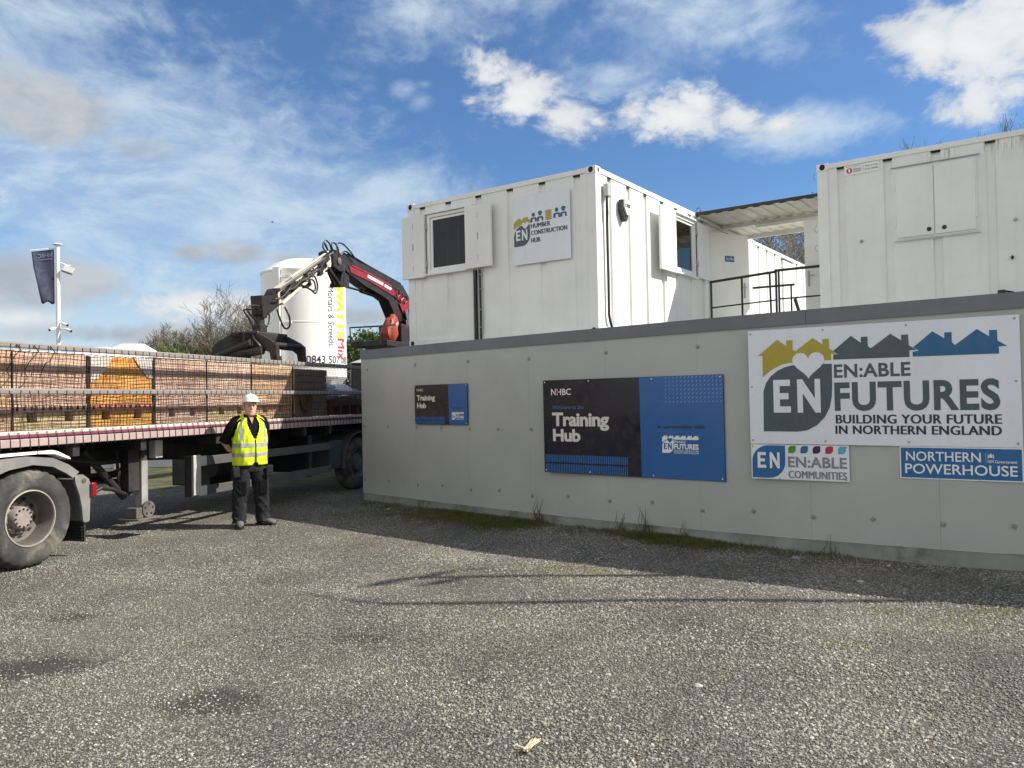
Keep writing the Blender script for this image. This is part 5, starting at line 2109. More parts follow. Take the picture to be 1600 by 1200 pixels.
for sgn in (-1, 1):
    for tt in (5.58, 6.40):
        jaw(sgn, tt)
    y = 1.27 + sgn * .60
    cb('jaw_pipe', M_grab, lambda b: b.tube([(5.60, y, 2.70), (6.42, y, 2.70)], .045, 10), gb)
    cb('jaw_pad', M_grab, lambda b: b.box(5.56, 5.70, min(y, y + sgn * .08), max(y, y + sgn * .08), 2.37, 2.50, .008), gb)
cb('grab_cylinder', M_crane_dark, lambda b: b.tube([(5.52, .85, 2.60), (5.52, 1.65, 2.54)], .075, 10), gb)
cb('grab_rod', M_chrome, lambda b: b.tube([(5.66, .85, 2.58), (5.66, .70, 2.60)], .025, 8), gb)
cb('grab_cylinder', M_crane_dark, lambda b: b.tube([(5.48, 1.05, 2.74), (5.48, 1.75, 2.52)], .065, 10), gb)
cb('grab_hose', M_rubberhose, lambda b: b.tube(smooth_path([(5.6, 1.1, 2.9), (5.5, 1.0, 2.8), (5.52, .9, 2.68), (5.6, .88, 2.6)]), .02, 6), gb)

# ------------------------------------------------------------------ silo
SX, SY = -6.30, 23.6
si = empty('mortar_silo', (SX, SY, 0), math.atan2(6.30, 23.6), 'tall white mortar silo with yellow and red lettering behind the crane', 'silo')
R = 1.25
b = MB()
b.lathe([(.18, .9), (R, 2.40), (R, 2.44), (R, 3.98), (R + .006, 3.99), (R + .006, 4.03), (R, 4.04), (R, 5.50), (R + .02, 5.51), (R + .02, 5.56), (R - .02, 5.58), (.95, 5.80), (.55, 5.97), (.18, 6.03), (0, 6.03)], 72, 'z')
b.build('body', M_silo, si, smooth=True, sharp=12)
for k in range(4):
    a = pi / 4 + k * pi / 2
    b = MB()
    b.box(-.06, .06, -.06, .06, 0, 2.5, .006, Matrix.Translation((1.12 * math.cos(a), 1.12 * math.sin(a), 0)))
    b.build('leg', M_whiteplastic, si)
    a2 = a + pi / 2
    b = MB()
    b.tube([(1.12 * math.cos(a), 1.12 * math.sin(a), .5), (1.12 * math.cos(a2), 1.12 * math.sin(a2), 2.2)], .03, 6)
    b.build('brace', M_whiteplastic, si)


def cyl(th, z, r):
    return (r * math.sin(th), -r * math.cos(th), z)


FA = rad(-33)
b = MB()
for (r0, r1, da) in ((R - .01, R + .16, .035), (R + .16, R + .17, .075)):
    pts = [cyl(FA - da, 0, r0), cyl(FA + da, 0, r0), cyl(FA + da, 0, r1), cyl(FA - da, 0, r1)]
    b.prism([(p[0], p[1]) for p in pts], 2.4, 5.58, 'xy')
b.build('pipe_fin', M_silo, si)
for z in (3.95, 5.3):
    b = MB()
    pts = [cyl(FA + .04 + .05 * k, 0, R + .04) for k in range(6)] + [cyl(FA + .04 + .05 * k, 0, R - .01) for k in range(5, -1, -1)]
    b.prism([(p[0], p[1]) for p in pts], z, z + .06, 'xy')
    b.build('bracket', M_silo, si)


def vtext(mb, body, ztop, zbot, th0, th1, w=0.0, shear=0.0, sp_=1.0, lift=.006, bold=0.0):
    text(mb, body, 0, th0, ztop - zbot, th1, 0, w, sp_, shear, fn=lambda x, y, z: cyl(z, ztop - x, R + lift - y), cuts=(0, 9), bold=bold)


e = MB()
vtext(e, 'WATTS', 5.18, 3.56, rad(48), rad(67.5), .02, bold=.018)
e.build('lettering', M_yellow, si)
e = MB()
vtext(e, 'Mix', 3.54, 2.92, rad(50), rad(68), 0, .0, 1.0, bold=.010)
e.build('lettering', M_red, si)
e = MB()
vtext(e, 'Mortars & Screeds', 5.06, 3.32, rad(33), rad(43), 0)
e.build('lettering', M_text, si)
e = MB()
text(e, '0843 507 088', rad(2), 2.80, rad(76), 3.02, 0, .004, fn=lambda x, y, z: cyl(x, z, R + .006), cuts=(40, 0))
e.build('lettering', M_text, si)

# ------------------------------------------------------------------ flagpoles
def flagpole(x, y, H, rz, label, banner_h=1.40, banner_w=.50, extras=True, words=True):
    r = empty('flagpole', (x, y, 0), rz, label, 'flagpole')
    b = MB()
    b.tube([(0, 0, 0), (0, 0, H - .03)], [.058, .05], 14)
    b.build('pole', M_pole, r, smooth=True)
    b = MB()
    b.lathe([(.0, H + .02), (.10, H + .01), (.12, H - .01), (.10, H - .03)], 12)
    b.build('cap', M_pole, r)
    nu, nv = 10, 16
    rows = []
    for j in range(nv + 1):
        v = j / nv
        ww = banner_w * (1 - .25 * v - .26 * max(0, v - .3) * (1 if v < .75 else .9)) if extras else banner_w * (1 - .4 * v)
        rows.append([(-.075 - ww * (i / nu), .07 * math.sin(i / nu * 3.2 + v * 2.6) * (i / nu), H - .14 - .10 * (i / nu) * (1 - v) - banner_h * v - .03 * math.sin(i * .9) * v) for i in range(nu + 1)])
    b = MB()
    b.rings(rows, caps=False, closed=False)
    ba = b.build('banner', M_banner, r, smooth=True)
    sm = ba.modifiers.new('thick', 'SOLIDIFY')
    sm.thickness = .004
    b = MB()
    b.tube([(0, 0, H - .10), (-.075 - banner_w - .03, 0, H - .21)], .012, 6)
    b.build('banner_arm', M_pole, r)
    if words:
        e = MB()

        def wf(x_, y_, z_):
            i = max(0, min(1, (-x_ - .075) / banner_w))
            return (x_, .07 * math.sin(i * 3.2 + .3) * i - .02, z_ - .10 * i)
        text(e, 'NHBC', -.44, H - .33, -.12, H - .22, 0, .01, fn=lambda x_, y_, z_: wf(-.56 - x_, y_, z_))
        flat(e, [], 0) if False else None
        e.add([wf(-.44, 0, H - .385), wf(-.12, 0, H - .385), wf(-.12, 0, H - .37), wf(-.44, 0, H - .37)], [(0, 1, 2, 3)])
        e.build('lettering', M_bannertext, ba)
    return r


fp = flagpole(-11.70, 20.0, 5.90, rad(30), 'tall white flagpole with drooping navy banner, floodlight and security cameras')
b = MB()
b.tube([(.06, 0, 5.42), (.22, -.02, 5.35), (.30, -.02, 5.36)], .02, 6)
b.tube([(.22, -.02, 5.35), (.23, -.06, 5.12)], .012, 6)
b.build('lamp_bracket', M_pole, fp)
b = MB()
b.box(-.13, .13, -.05, .03, -.10, .10, .01, Matrix.Translation((.24, -.08, 5.22)) @ Matrix.Rotation(rad(-35), 4, 'X') @ Matrix.Rotation(rad(25), 4, 'Y'))
b.build('floodlight', M_grey_cond, fp)
for (dx, dz, s) in ((.10, 3.83, 1), (-.09, 3.70, -1), (.18, 3.68, 1)):
    b = MB()
    b.tube([(dx, -.10, dz), (dx + .10 * s, -.22, dz - .05)], [.040, .036], 10)
    cmh = b.build('security_camera', M_pole, fp)
    b = MB()
    b.tube([(dx + .101 * s, -.222, dz - .051), (dx + .108 * s, -.23, dz - .055)], [.033, .032], 10)
    b.build('lens', M_black, cmh)
    b = MB()
    b.tube([(0, 0, dz + .02), (dx, -.10, dz + .02)], .018, 6)
    b.build('camera_arm', M_pole, cmh)
# two lamp masts stand beyond the right edge of the picture, their shadows cross the yard


def lamp_mast(x, y, H, arms, label):
    r = empty('lamp_mast', (x, y, 0), 0, label, 'lamp mast')
    b = MB()
    b.tube([(0, 0, 0), (0, 0, H)], [.065, .045], 12)
    b.build('pole', M_pole, r, smooth=True)
    for (p, q, w) in arms:
        p, q = Vector(p) + Vector((0, 0, H)), Vector(q) + Vector((0, 0, H))
        b = MB()
        b.tube([p, p.lerp(q, .5), q], [w * .5, w, w * .4], 8)
        b.build('lamp_arm', M_pole, r)


lamp_mast(9.0, 6.06, 8.50, [((0, 0, 0), (-.35, .22, .10), .03), ((-.35, .22, .10), (-.75, .42, .06), .025)],
          'lamp mast out of frame beyond the hoarding, casting the nearer thin shadow on the gravel')
lamp_mast(9.2, 7.00, 8.60, [((.05, -.05, 0), (.40, .30, -.05), .055), ((.40, .30, -.05), (.75, .34, -.02), .03), ((0, 0, 0), (-.36, -.34, 0), .07), ((.22, -.08, -.25), (-.12, -.34, -.22), .06)],
          'lamp mast out of frame beyond the hoarding, casting the farther forked shadow on the gravel')

# ------------------------------------------------------------------ things behind the lorry
fe = empty('panel_fence', (-12.0, 20.6, 0), rad(3), 'low grey panel fence glimpsed under the trailer', 'fence')
for k in range(8):
    b = MB()
    b.box(-6 + 1.85 * k, -6 + 1.85 * k + 1.80, -.02, .02, .02, 1.2, .004)
    b.build('fence_panel', M_fence, fe)
    b = MB()
    b.box(-6.05 + 1.85 * k, -6 + 1.85 * k - .002, -.03, .03, 0, 1.3)
    b.build('post', M_grey_cond, fe)


def gazebo(x, y, zt, w, rz, label):
    r = empty('gazebo', (x, y, 0), rz, label, 'gazebo')
    b = MB()
    e_ = zt - .75
    h = w / 2
    v = [(-h, -h, e_), (h, -h, e_), (h, h, e_), (-h, h, e_), (-.28, -.12, zt), (.30, -.12, zt), (.30, .12, zt), (-.28, .12, zt)]
    b.add(v, [(0, 1, 5, 4), (1, 2, 6, 5), (2, 3, 7, 6), (3, 0, 4, 7), (4, 5, 6, 7)])
    for (p, q) in ((0, 1), (1, 2), (2, 3), (3, 0)):
        a, c = v[p], v[q]
        b.quad(a, c, (c[0], c[1], e_ - .25), (a[0], a[1], e_ - .25))
    b.build('roof', M_whiteplastic, r)
    for sx in (-1, 1):
        for sy in (-1, 1):
            b = MB()
            b.tube([(sx * (h - .05), sy * (h - .05), 0), (sx * (h - .05), sy * (h - .05), e_)], .03, 6)
            b.build('leg', M_pole, r)


gazebo(-11.0, 22.5, 3.46, 2.6, rad(12), 'white gazebo roof showing above the load, nearest the trees')
gazebo(-12.55, 23.5, 3.46, 2.4, rad(-5), 'white gazebo roof showing above the load, just right of the flagpole')
sk = empty('dark_skip', (-4.42, 22.5, 0), rad(15), 'dark upright container with a pale lid between the silo and the hoarding end', 'skip')
b = MB()
b.box(-.26, .5, -.4, .4, .1, 2.75, .03)
b.build('body', M_chassis, sk)
b = MB()
b.prism([(-.3, 2.76), (.56, 2.76), (.56, 2.90), (0, 2.86)], -.45, .45)
b.build('lid', M_whiteplastic, sk)

# ------------------------------------------------------------------ trees


RMIN = .0075


def grow(mb_trunk, mb_twig, p, d, ln, r, level, rg, maxl, spread=.55, leaves=None, upb=.12):
    """recursive limb"""
    n = 3 if level < 2 else 2
    pts = [p]
    q = p.copy()
    dd = d.copy()
    for k in range(n):
        dd = (dd + Vector((rg.uniform(-1, 1), rg.uniform(-1, 1), rg.uniform(-.6, 1))) * .16 + Vector((0, 0, upb * .5))).normalized()
        q = q + dd * (ln / n)
        pts.append(q.copy())
    r = max(r, RMIN)
    rr = [max(r * (1 - .38 * k / n), RMIN * .9) for k in range(n + 1)]
    (mb_trunk if level < 2 else mb_twig).tube(pts, rr, 7 if level < 2 else (4 if level < 4 else 3), caps=False)
    if level >= maxl:
        if leaves is not None:
            leaves.append((q.copy(), dd.copy()))
        return
    nb = rg.choice([2, 3, 3]) if level else rg.choice([3, 4])
    for k in range(nb):
        ax = Vector((rg.uniform(-1, 1), rg.uniform(-1, 1), rg.uniform(-.4, .6))).normalized()
        nd = (dd + ax * spread * rg.uniform(.6, 1.3) + Vector((0, 0, upb))).normalized()
        st_ = pts[-1] if k < 2 else pts[rg.choice([-1, -2])]
        grow(mb_trunk, mb_twig, st_, nd, ln * rg.uniform(.62, .86), rr[-1] * rg.uniform(.6, .8), level + 1, rg, maxl, spread, leaves, upb)


def leaf_quads(mb, pts, rg, size, n, spread):
    for (q, d) in pts:
        for k in range(n):
            c = q + Vector((rg.gauss(0, spread), rg.gauss(0, spread), rg.gauss(0, spread)))
            a = Vector((rg.uniform(-1, 1), rg.uniform(-1, 1), rg.uniform(-1, 1))).normalized()
            b_ = a.cross(Vector((rg.uniform(-1, 1), rg.uniform(-1, 1), rg.uniform(-1, 1)))).normalized()
            s = size * rg.uniform(.6, 1.4)
            mb.quad(c - a * s, c + b_ * s * .6, c + a * s, c - b_ * s * .6)


def tree(x, y, H, seed, label, maxl=6, spread=.6, leafy=None, leaf_size=.06, leaf_n=3, twigm=None, group='bare trees behind the yard', r0=None, stems=1, upb=.12, name='bare_tree', cat='tree'):
    rg = random.Random(seed)
    r = empty(name, (x, y, 0), 0, label, cat, group)
    tb_, tw = MB(), MB()
    lv = []
    for s_ in range(stems):
        d = Vector((rg.uniform(-.25, .25) * (stems > 1) * 2.0, rg.uniform(-.2, .2) * (stems > 1), 1)).normalized()
        grow(tb_, tw, Vector((rg.uniform(-.3, .3) * (stems > 1), rg.uniform(-.3, .3) * (stems > 1), 0)), d, H * .27, (r0 or H * .022) / math.sqrt(stems), 0, rg, maxl, spread, lv, upb)
    zs = max([v[2] for v in tw.v] or [1])
    k = H / zs
    for m_ in (tb_, tw):
        m_.v = [(v[0] * k, v[1] * k, v[2] * k) for v in m_.v]
    tb_.build('trunk', M_bark, r, smooth=True)
    tw.build('crown', twigm or M_twig, r)
    if leafy:
        lb_ = MB()
        leaf_quads(lb_, [(q * k, d) for q, d in lv], rg, leaf_size, leaf_n, .10 * H / 6)
        lb_.build('foliage', leafy, r)
    return r


tree(-11.9, 35.0, 7.0, 21, 'largest bare tree with spreading twigs, left of the silo', 7, .80, stems=3, r0=.14, upb=.05)
tree(-13.4, 35.5, 6.0, 33, 'bare tree left of the largest one, lower and finer', 7, .80, stems=3, r0=.10, upb=.05)
tree(-14.2, 34.2, 4.9, 45, 'low bare bushy tree between the two taller bare crowns', 7, .85, stems=3, r0=.10, upb=.04)
tree(-15.8, 35.0, 5.45, 52, 'narrow bare tree at the left end of the tree line, above the green bush', 7, .75, stems=3, r0=.09, upb=.06)
tree(-10.6, 36.0, 5.6, 58, 'bare tree with dusky twigs half hidden by the crane grab', 6, .7, stems=2, r0=.10, twigm=M_twigdark)


def bush(x, y, w, h, seed, label, leafm, size=.09, n=1800, name='bush', twigs=40, group=None):
    rg = random.Random(seed)
    r = empty(name, (x, y, 0), 0, label, 'bush', group)
    st = MB()
    lf = MB()
    cl = [(Vector((rg.uniform(-w, w) * .8, rg.uniform(-.8, .8), rg.uniform(.25, .8) * h)), rg.uniform(.3, .6)) for k in range(16)]
    for k in range(twigs):
        a = rg.uniform(0, 2 * pi)
        e_ = Vector((rg.uniform(-w, w), rg.uniform(-1, 1), h * rg.uniform(.75, 1.12)))
        p = Vector((e_.x * .4, e_.y * .4, 0))
        mid = p.lerp(e_, .55) + Vector((rg.uniform(-.2, .2), 0, .1))
        st.tube([p, mid, e_], [.03, .018, .006], 4, caps=False)
        cl.append((e_ - Vector((0, 0, h * .12)), .22))
    for k in range(n):
        c, s = rg.choice(cl)
        q = c + Vector((rg.gauss(0, s), rg.gauss(0, s), rg.gauss(0, s * .8)))
        if q.z < .05:
            continue
        leaf_quads(lf, [(q, None)], rg, size, 1, .03)
    st.build('stem', M_twig, r)
    lf.build('foliage', leafm, r)
    return r


bush(-15.1, 33.5, 1.1, 4.2, 3, 'small bright green bush showing just above the brick load', M_leafbright, .10, 1500)
bush(-7.9, 39.5, 1.8, 4.6, 4, 'green hedge bush right of the silo, behind the crane seat', M_leaf, .11, 3200)
bush(-6.2, 39.0, 1.8, 5.0, 5, 'green hedge bush behind the crane column beside the container', M_leaf, .11, 3200)
bush(-12.0, 31.0, 1.6, 3.2, 6, 'green bush low behind the brick grab', M_leafbright, .10, 1500)
for (x, y, H, sd, lab) in ((10.9, 30.0, 8.9, 61, 'dense budding tree framed by the canopy, left half'), (12.9, 31.0, 9.4, 62, 'dense budding tree framed by the canopy, right half')):
    tree(x, y, H, sd, lab, 7, .75, M_leafbrown, .045, 1, M_twig, 'trees behind the walkway', stems=2, r0=.16, name='budding_tree')
for (x, y, H, sd, lab) in ((16.3, 32.0, 11.95, 71, 'bare twigs poking above the right container, left clump'), (18.3, 32.0, 12.2, 72, 'bare twigs poking above the right container, middle clump'), (20.6, 32.5, 14.0, 73, 'bare twigs poking above the right container, tallest right clump')):
    tree(x, y, H, sd, lab, 6, .6, None, twigm=M_twigdark, group='tree tops above the right container', r0=.16, upb=.25, stems=2)

# ------------------------------------------------------------------ plants and litter by the hoarding


def wall_point(s):
    """point along the hoarding foot, s in panels"""
    i = max(0, min(len(WALL) - 2, int(s)))
    return Vector(WALL[i]).lerp(Vector(WALL[i + 1]), s - i), wall_nrm(i)[1]


def blades(mb, x, y, n, h, rg, sp_=.1, w=.004, lean=.35):
    for k in range(n):
        px, py = x + rg.gauss(0, sp_), y + rg.gauss(0, sp_)
        a = rg.uniform(0, 2 * pi)
        hh = h * rg.uniform(.5, 1.2)
        l_ = lean * hh * rg.uniform(.2, 1.4)
        dx, dy = math.cos(a), math.sin(a)
        z0 = gz(px, py) - .005
        p0 = Vector((px, py, z0))
        p1 = Vector((px + dx * l_ * .4, py + dy * l_ * .4, z0 + hh * .6))
        p2 = Vector((px + dx * l_, py + dy * l_, z0 + hh))
        s = Vector((-dy, dx, 0)) * w
        mb.quad(p0 - s, p0 + s, p1 + s * .7, p1 - s * .7)
        mb.quad(p1 - s * .7, p1 + s * .7, p2 + s * .1, p2 - s * .1)


rg = random.Random(9)
b = MB()
for k in range(1700):
    s = rg.choice([rg.uniform(.2, 6.4), rg.gauss(2.0, .5), rg.gauss(2.2, .4), rg.gauss(2.9, .2), rg.gauss(4.75, .28), rg.gauss(4.9, .2)])
    s = max(.05, min(6.5, s))
    p, n_ = wall_point(s)
    d = abs(rg.gauss(.05, .42 if s < 3.4 else .2)) + .015
    q = p + n_ * d
    blades(b, q.x, q.y, 14, .045, rg, .055, .0035, .8)
gr = b.build('grass', M_grass)
tag(gr, 'short grass and moss growing along the foot of the hoarding', 'grass', kind='stuff')
b = MB()
for (x, y, rr_, n_) in ((.48, 7.75, .26, 260), (.74, 7.52, .20, 220), (-.55, 7.85, .15, 60), (-.4, 6.35, .16, 50), (3.7, 5.9, .22, 200), (3.2, 5.75, .2, 160), (2.9, 6.05, .15, 90), (4.1, 5.75, .2, 140), (2.2, 5.2, .1, 50)):
    for k in range(n_):
        blades(b, x + rg.gauss(0, rr_), y + rg.gauss(0, rr_ * .6), 2, .018, rg, .02, .004, .8)
ms = b.build('moss', M_moss)
tag(ms, 'yellow green moss patches scattered on the sunlit gravel', 'moss', kind='stuff')


def weed(s, n, h, label, mat_=None, d=.05):
    p, n_ = wall_point(s)
    q = p + n_ * d
    r = empty('weed', (q.x, q.y, 0), 0, label, 'weed', None)
    b = MB()
    for k in range(n):
        a = rg.uniform(0, 2 * pi)
        hh = h * rg.uniform(.6, 1.1)
        l_ = .12 * hh
        b.tube([(rg.gauss(0, .05), rg.gauss(0, .02), 0), (math.cos(a) * l_ * .5 + rg.gauss(0, .03), math.sin(a) * .02, hh * .5), (math.cos(a) * l_ * 1.6 + rg.gauss(0, .03), math.sin(a) * .02, hh)], [.004, .003, .001], 4, caps=False)
    st = b.build('stem', mat_ or M_drygrass, r)
    b = MB()
    for k in range(n * 5):
        a = rg.uniform(0, 2 * pi)
        hh = h * rg.uniform(.2, .6)
        l_ = .05 + .25 * hh
        x0 = rg.gauss(0, .06)
        s_ = Vector((-math.sin(a), math.cos(a), 0)) * .0035
        p0, p1, p2 = Vector((x0, 0, 0)), Vector((x0 + math.cos(a) * l_ * .4, math.sin(a) * l_ * .3, hh * .65)), Vector((x0 + math.cos(a) * l_, math.sin(a) * l_ * .6, hh))
        b.quad(p0 - s_, p0 + s_, p1 + s_ * .7, p1 - s_ * .7)
        b.quad(p1 - s_ * .7, p1 + s_ * .7, p2 + s_ * .1, p2 - s_ * .1)
    b.build('blade', M_grass, r)


weed(3.13, 7, .34, 'tall thin weed tuft at the hoarding foot left of the large navy sign board')
weed(4.15, 5, .28, 'thin weed stems below the middle of the large navy sign board')
weed(4.42, 6, .36, 'tallest weed stems below the royal blue half of the large sign board')
weed(4.85, 5, .24, 'short weed stems below the right end of the royal blue sign half')
weed(6.14, 2, .22, 'single dry blade leaning on the kickboard below the sign with coloured leaves')
p, n_ = wall_point(7.70)
dw = empty('dead_plant', (p.x + n_.x * .03, p.y + n_.y * .03, .15), 0, 'dead brown plant stuck to the kickboard at the right end', 'plant')
b = MB()
for k in range(50):
    a, z = rg.uniform(-1, 1), rg.uniform(0, 1)
    b.tube([(0, 0, 0), (a * .05, rg.uniform(-.01, .0), .05 * z), (a * .10 + .03, rg.uniform(-.02, .0), .12 * z + .02)], [.0035, .003, .002], 3, caps=False)
b.build('stem', mat('dead_brown', (.13, .095, .05), .9), dw)


def rock(x, y, s, label, m=M_stone_white, name='stone'):
    bmx = bmesh.new()
    bmesh.ops.create_icosphere(bmx, subdivisions=2, radius=1)
    for v in bmx.verts:
        d = 1 + .5 * mnoise.noise(v.co * 1.7 + Vector((x * 7, y * 5, 1)))
        v.co = Vector((v.co.x * s * d * 1.3, v.co.y * s * d, v.co.z * s * d * .6))
    bmx.verts.index_update()
    b = MB()
    b.add([v.co[:] for v in bmx.verts], [[v.index for v in f.verts] for f in bmx.faces])
    bmx.free()
    o = b.build(name, m)
    o.location = (x, y, gz(x, y) + s * .35)
    return tag(o, label, 'stone', 'pale stones on the gravel')


rock(3.08, 6.96, .022, 'largest pale stone in the hoarding shadow below the bright blue sign')
rock(3.63, 7.57, .018, 'pale stone close to the kickboard below the bright blue sign')
rock(2.85, 7.9, .035, 'grey lump at the kickboard foot below the sign with coloured leaves', mat('stone_grey', (.25, .25, .24), .9))
rock(1.05, 4.55, .022, 'pale stone alone on the sunlit gravel, right of the dry stick')
rock(.55, 4.75, .016, 'tiny white stone on the sunlit gravel, between the stick and the shadows')
rock(-1.95, 12.0, .022, 'white pebble in the shade near the far end of the hoarding')
stk = empty('dry_stick', (.06, 3.80, .012), rad(62), 'splintered pale piece of dry wood lying on the gravel in front', 'stick')
b = MB()
for k in range(6):
    y = -.012 + .005 * k
    b.tube([(-.07, y * .6, .006 + .003 * (k % 3)), (0, y, .012 + .003 * (k % 2)), (.055 + rg.uniform(-.01, .02), y * 1.8, .012)], [.005, .0045, .002], 5)
b.build('splinters', M_wood, stk)
b = MB()
for k in range(14):
    a = rg.uniform(1.8, 4.5)
    b.tube([(-.05, 0, .01), (-.05 + .035 * math.cos(a), .03 * math.sin(a), .012 + rg.uniform(0, .012))], [.004, .002], 4)
b.build('frayed_end', M_wood, stk)

# ------------------------------------------------------------------ birds


def bird(x, y, z, rz, label):
    r = empty('bird', (x, y, z), rz, label, 'bird', 'birds in the sky')
    r.scale = (.6, .6, .6)
    b = MB()
    b.tube([(-.16, 0, 0), (-.08, 0, .0), (.0, 0, .01), (.09, 0, .0), (.14, 0, -.01)], [.012, .035, .045, .03, .004], 8)
    b.build('body', M_bird, r)
    for s in (-1, 1):
        b = MB()
        v = [(.05, s * .03, .01), (-.05, s * .03, .01), (-.05, s * .16, .07), (.03, s * .16, .08), (-.08, s * .34, .02)]
        b.add(v + [(q[0], q[1], q[2] + .006) for q in v], [(0, 1, 2, 3), (3, 2, 4), (8, 7, 6, 5), (9, 7, 8)])
        b.build('wing', M_bird, r)


bird(-33.0, 50.0, 15.3, .7, 'tiny dark bird flying at the left edge of the sky')
bird(-15.3, 50.0, 13.3, .3, 'tiny dark bird flying above the crane and trees')

# ------------------------------------------------------------------ the man
MANX, MANY, MANR = -3.66, 10.78, rad(33)
man = empty('person', (MANX, MANY, 0), MANR, 'standing worker in white hard hat, yellow vest and dark trousers, hands behind his back', 'person')
man.scale = (1.0, 1.0, 1.0)


def ell(cx, cy, z, rx, ry, n=20, p=2.3, tilt=0):
    out = []
    for k in range(n):
        a = 2 * pi * k / n
        c, s = math.cos(a), math.sin(a)
        x = math.copysign(abs(c) ** (2 / p), c) * rx
        y = math.copysign(abs(s) ** (2 / p), s) * ry
        out.append((cx + x, cy + y, z + tilt * y))
    return out


def finger(mb, base, d, side, ln, r, curl):
    p = Vector(base)
    d = Vector(d).normalized()
    pts = [p.copy()]
    for k in range(3):
        p = p + d * (ln * (.42, .33, .25)[k])
        pts.append(p.copy())
        d = (Matrix.Rotation(curl, 3, Vector(side)) @ d).normalized()
    mb.tube(pts, [r, r * .95, r * .85, r * .6], 7)


def hand(mb, w, d, side, up):
    """w wrist, d finger direction, side across the palm, up = palm normal"""
    w, d, side, up = Vector(w), Vector(d).normalized(), Vector(side).normalized(), Vector(up).normalized()
    pts = [w - d * .02, w + d * .02, w + d * .06, w + d * .095]
    mb.tube(pts, [(.026, .02), (.034, .017), (.042, .016), (.038, .013)], 10)
    for k, (o, ln) in enumerate(((-.030, .066), (-.010, .078), (.010, .072), (.029, .056))):
        finger(mb, w + d * .088 + side * o, d, side, ln, .0085, .45)
    finger(mb, w + d * .03 - side * .034, (d - side * .8 + up * .3), side, .06, .010, .3)


# body: one continuous remeshed surface (skin)
bd = MB()
HC = Vector((.0, -.03, 1.645))
HY = rad(4)


def head_rings():
    R_ = []
    prof = [(-.125, .030, -.045), (-.112, .052, -.03), (-.09, .064, -.018), (-.06, .071, -.008), (-.02, .076, 0), (.02, .078, .004), (.06, .076, .008), (.09, .065, .008), (.112, .045, .006), (.122, .015, .004)]
    for z, r, cy in prof:
        R_.append([(HC.x + q[0], HC.y + q[1], HC.z + z) for q in ell(0, cy, 0, r, r * 1.24, 24, 2.1)])
    return R_


bd.rings(head_rings())
bd.tube([(0, -.125, 1.668), (0, -.137, 1.648), (0, -.143, 1.625), (0, -.125, 1.612)], [.010, .013, .017, .008], 8)      # nose
bd.tube([(-.035, -.118, 1.675), (0, -.126, 1.678), (.035, -.118, 1.675)], [.012, .013, .012], 8)                       # brow
bd.tube([(-.03, -.108, 1.583), (0, -.118, 1.580), (.03, -.108, 1.583)], [.012, .014, .012], 8)                          # lips
bd.tube([(-.02, -.105, 1.545), (0, -.110, 1.543), (.02, -.105, 1.545)], [.016, .018, .016], 8)                          # chin
for s in (-1, 1):
    bd.tube([(s * .076, -.01, 1.665), (s * .086, .0, 1.645), (s * .080, -.008, 1.615)], [.012, .017, .010], 8)          # ears
    bd.tube([(s * .045, -.09, 1.62), (s * .05, -.085, 1.59)], [.024, .02], 8)                                          # cheeks
bd.tube([(0, .01, 1.57), (0, .005, 1.50), (0, .01, 1.44)], [.062, .062, .075], 16)
bd.rings([ell(0, .01, z, rx, ry) for z, rx, ry in ((.86, .165, .115), (.95, .175, .125), (1.05, .17, .128), (1.2, .18, .125), (1.35, .19, .118), (1.44, .17, .10), (1.49, .11, .075))])
for s in (-1, 1):
    bd.tube([(s * .095, 0, .92), (s * .12, -.01, .70), (s * .145, -.012, .50), (s * .155, .0, .28), (s * .16, .005, .08)], [.092, .085, .062, .055, .04], 14)
    bd.tube([(s * .16, .03, .05), (s * .162, -.02, .045), (s * .164, -.06, .04)], [.035, .033, .025], 10)
ARM_R = [(-.175, .015, 1.445), (-.245, .03, 1.36), (-.33, .09, 1.17), (-.24, .185, 1.06), (-.09, .215, .98)]
ARM_L = [(.170, .03, 1.445), (.215, .06, 1.36), (.235, .14, 1.17), (.17, .19, 1.05), (.05, .205, .985)]
for A in (ARM_R, ARM_L):
    bd.tube(A, [.055, .055, .042, .038, .027], 12)
hand(bd, ARM_R[-1], (.95, .05, -.25), (0, .25, 1), (0, 1, 0))
hand(bd, ARM_L[-1], (-.9, .12, -.3), (0, .25, 1), (0, 1, 0))
body = bd.build('body', M_skin, man, smooth=True)
rm = body.modifiers.new('one_surface', 'REMESH')
rm.mode = 'VOXEL'
rm.voxel_size = .0065
rm.use_smooth_shade = True
sm = body.modifiers.new('soften', 'SMOOTH')
sm.iterations = 3
sm.factor = .5

# face details
for s in (-1, 1):
    b = MB()
    b.tube([(s * .018, -.1305, 1.657), (s * .032, -.128, 1.659), (s * .046, -.121, 1.656)], [.002, .004, .002], 8)
    b.build('eye', M_dark, man)
    b = MB()
    b.tube([(s * .014, -.137, 1.674), (s * .032, -.134, 1.680), (s * .052, -.120, 1.675)], [.003, .0035, .002], 6)
    b.build('eyebrow', M_hair, man)
b = MB()
b.tube([(-.024, -.1195, 1.581), (0, -.1325, 1.580), (.024, -.1195, 1.581)], .0032, 6)
b.build('mouth', mat('lip', (.22, .07, .06), .6), man)
# hair at the sides under the helmet
b = MB()
for z, r in ((1.60, .066), (1.64, .079), (1.68, .0815), (1.72, .0815)):
    pass
rr_ = []
for z, r in ((1.595, .068), (1.63, .0795), (1.67, .0825), (1.72, .083)):
    rr_.append([(HC.x + math.cos(a) * r, HC.y + .012 + math.sin(a) * r * 1.22, z) for a in [rad(-12 + 204 * k / 20) for k in range(21)]])
b.rings(rr_, caps=False, closed=False)
b.build('hair', M_hair, man, smooth=True)
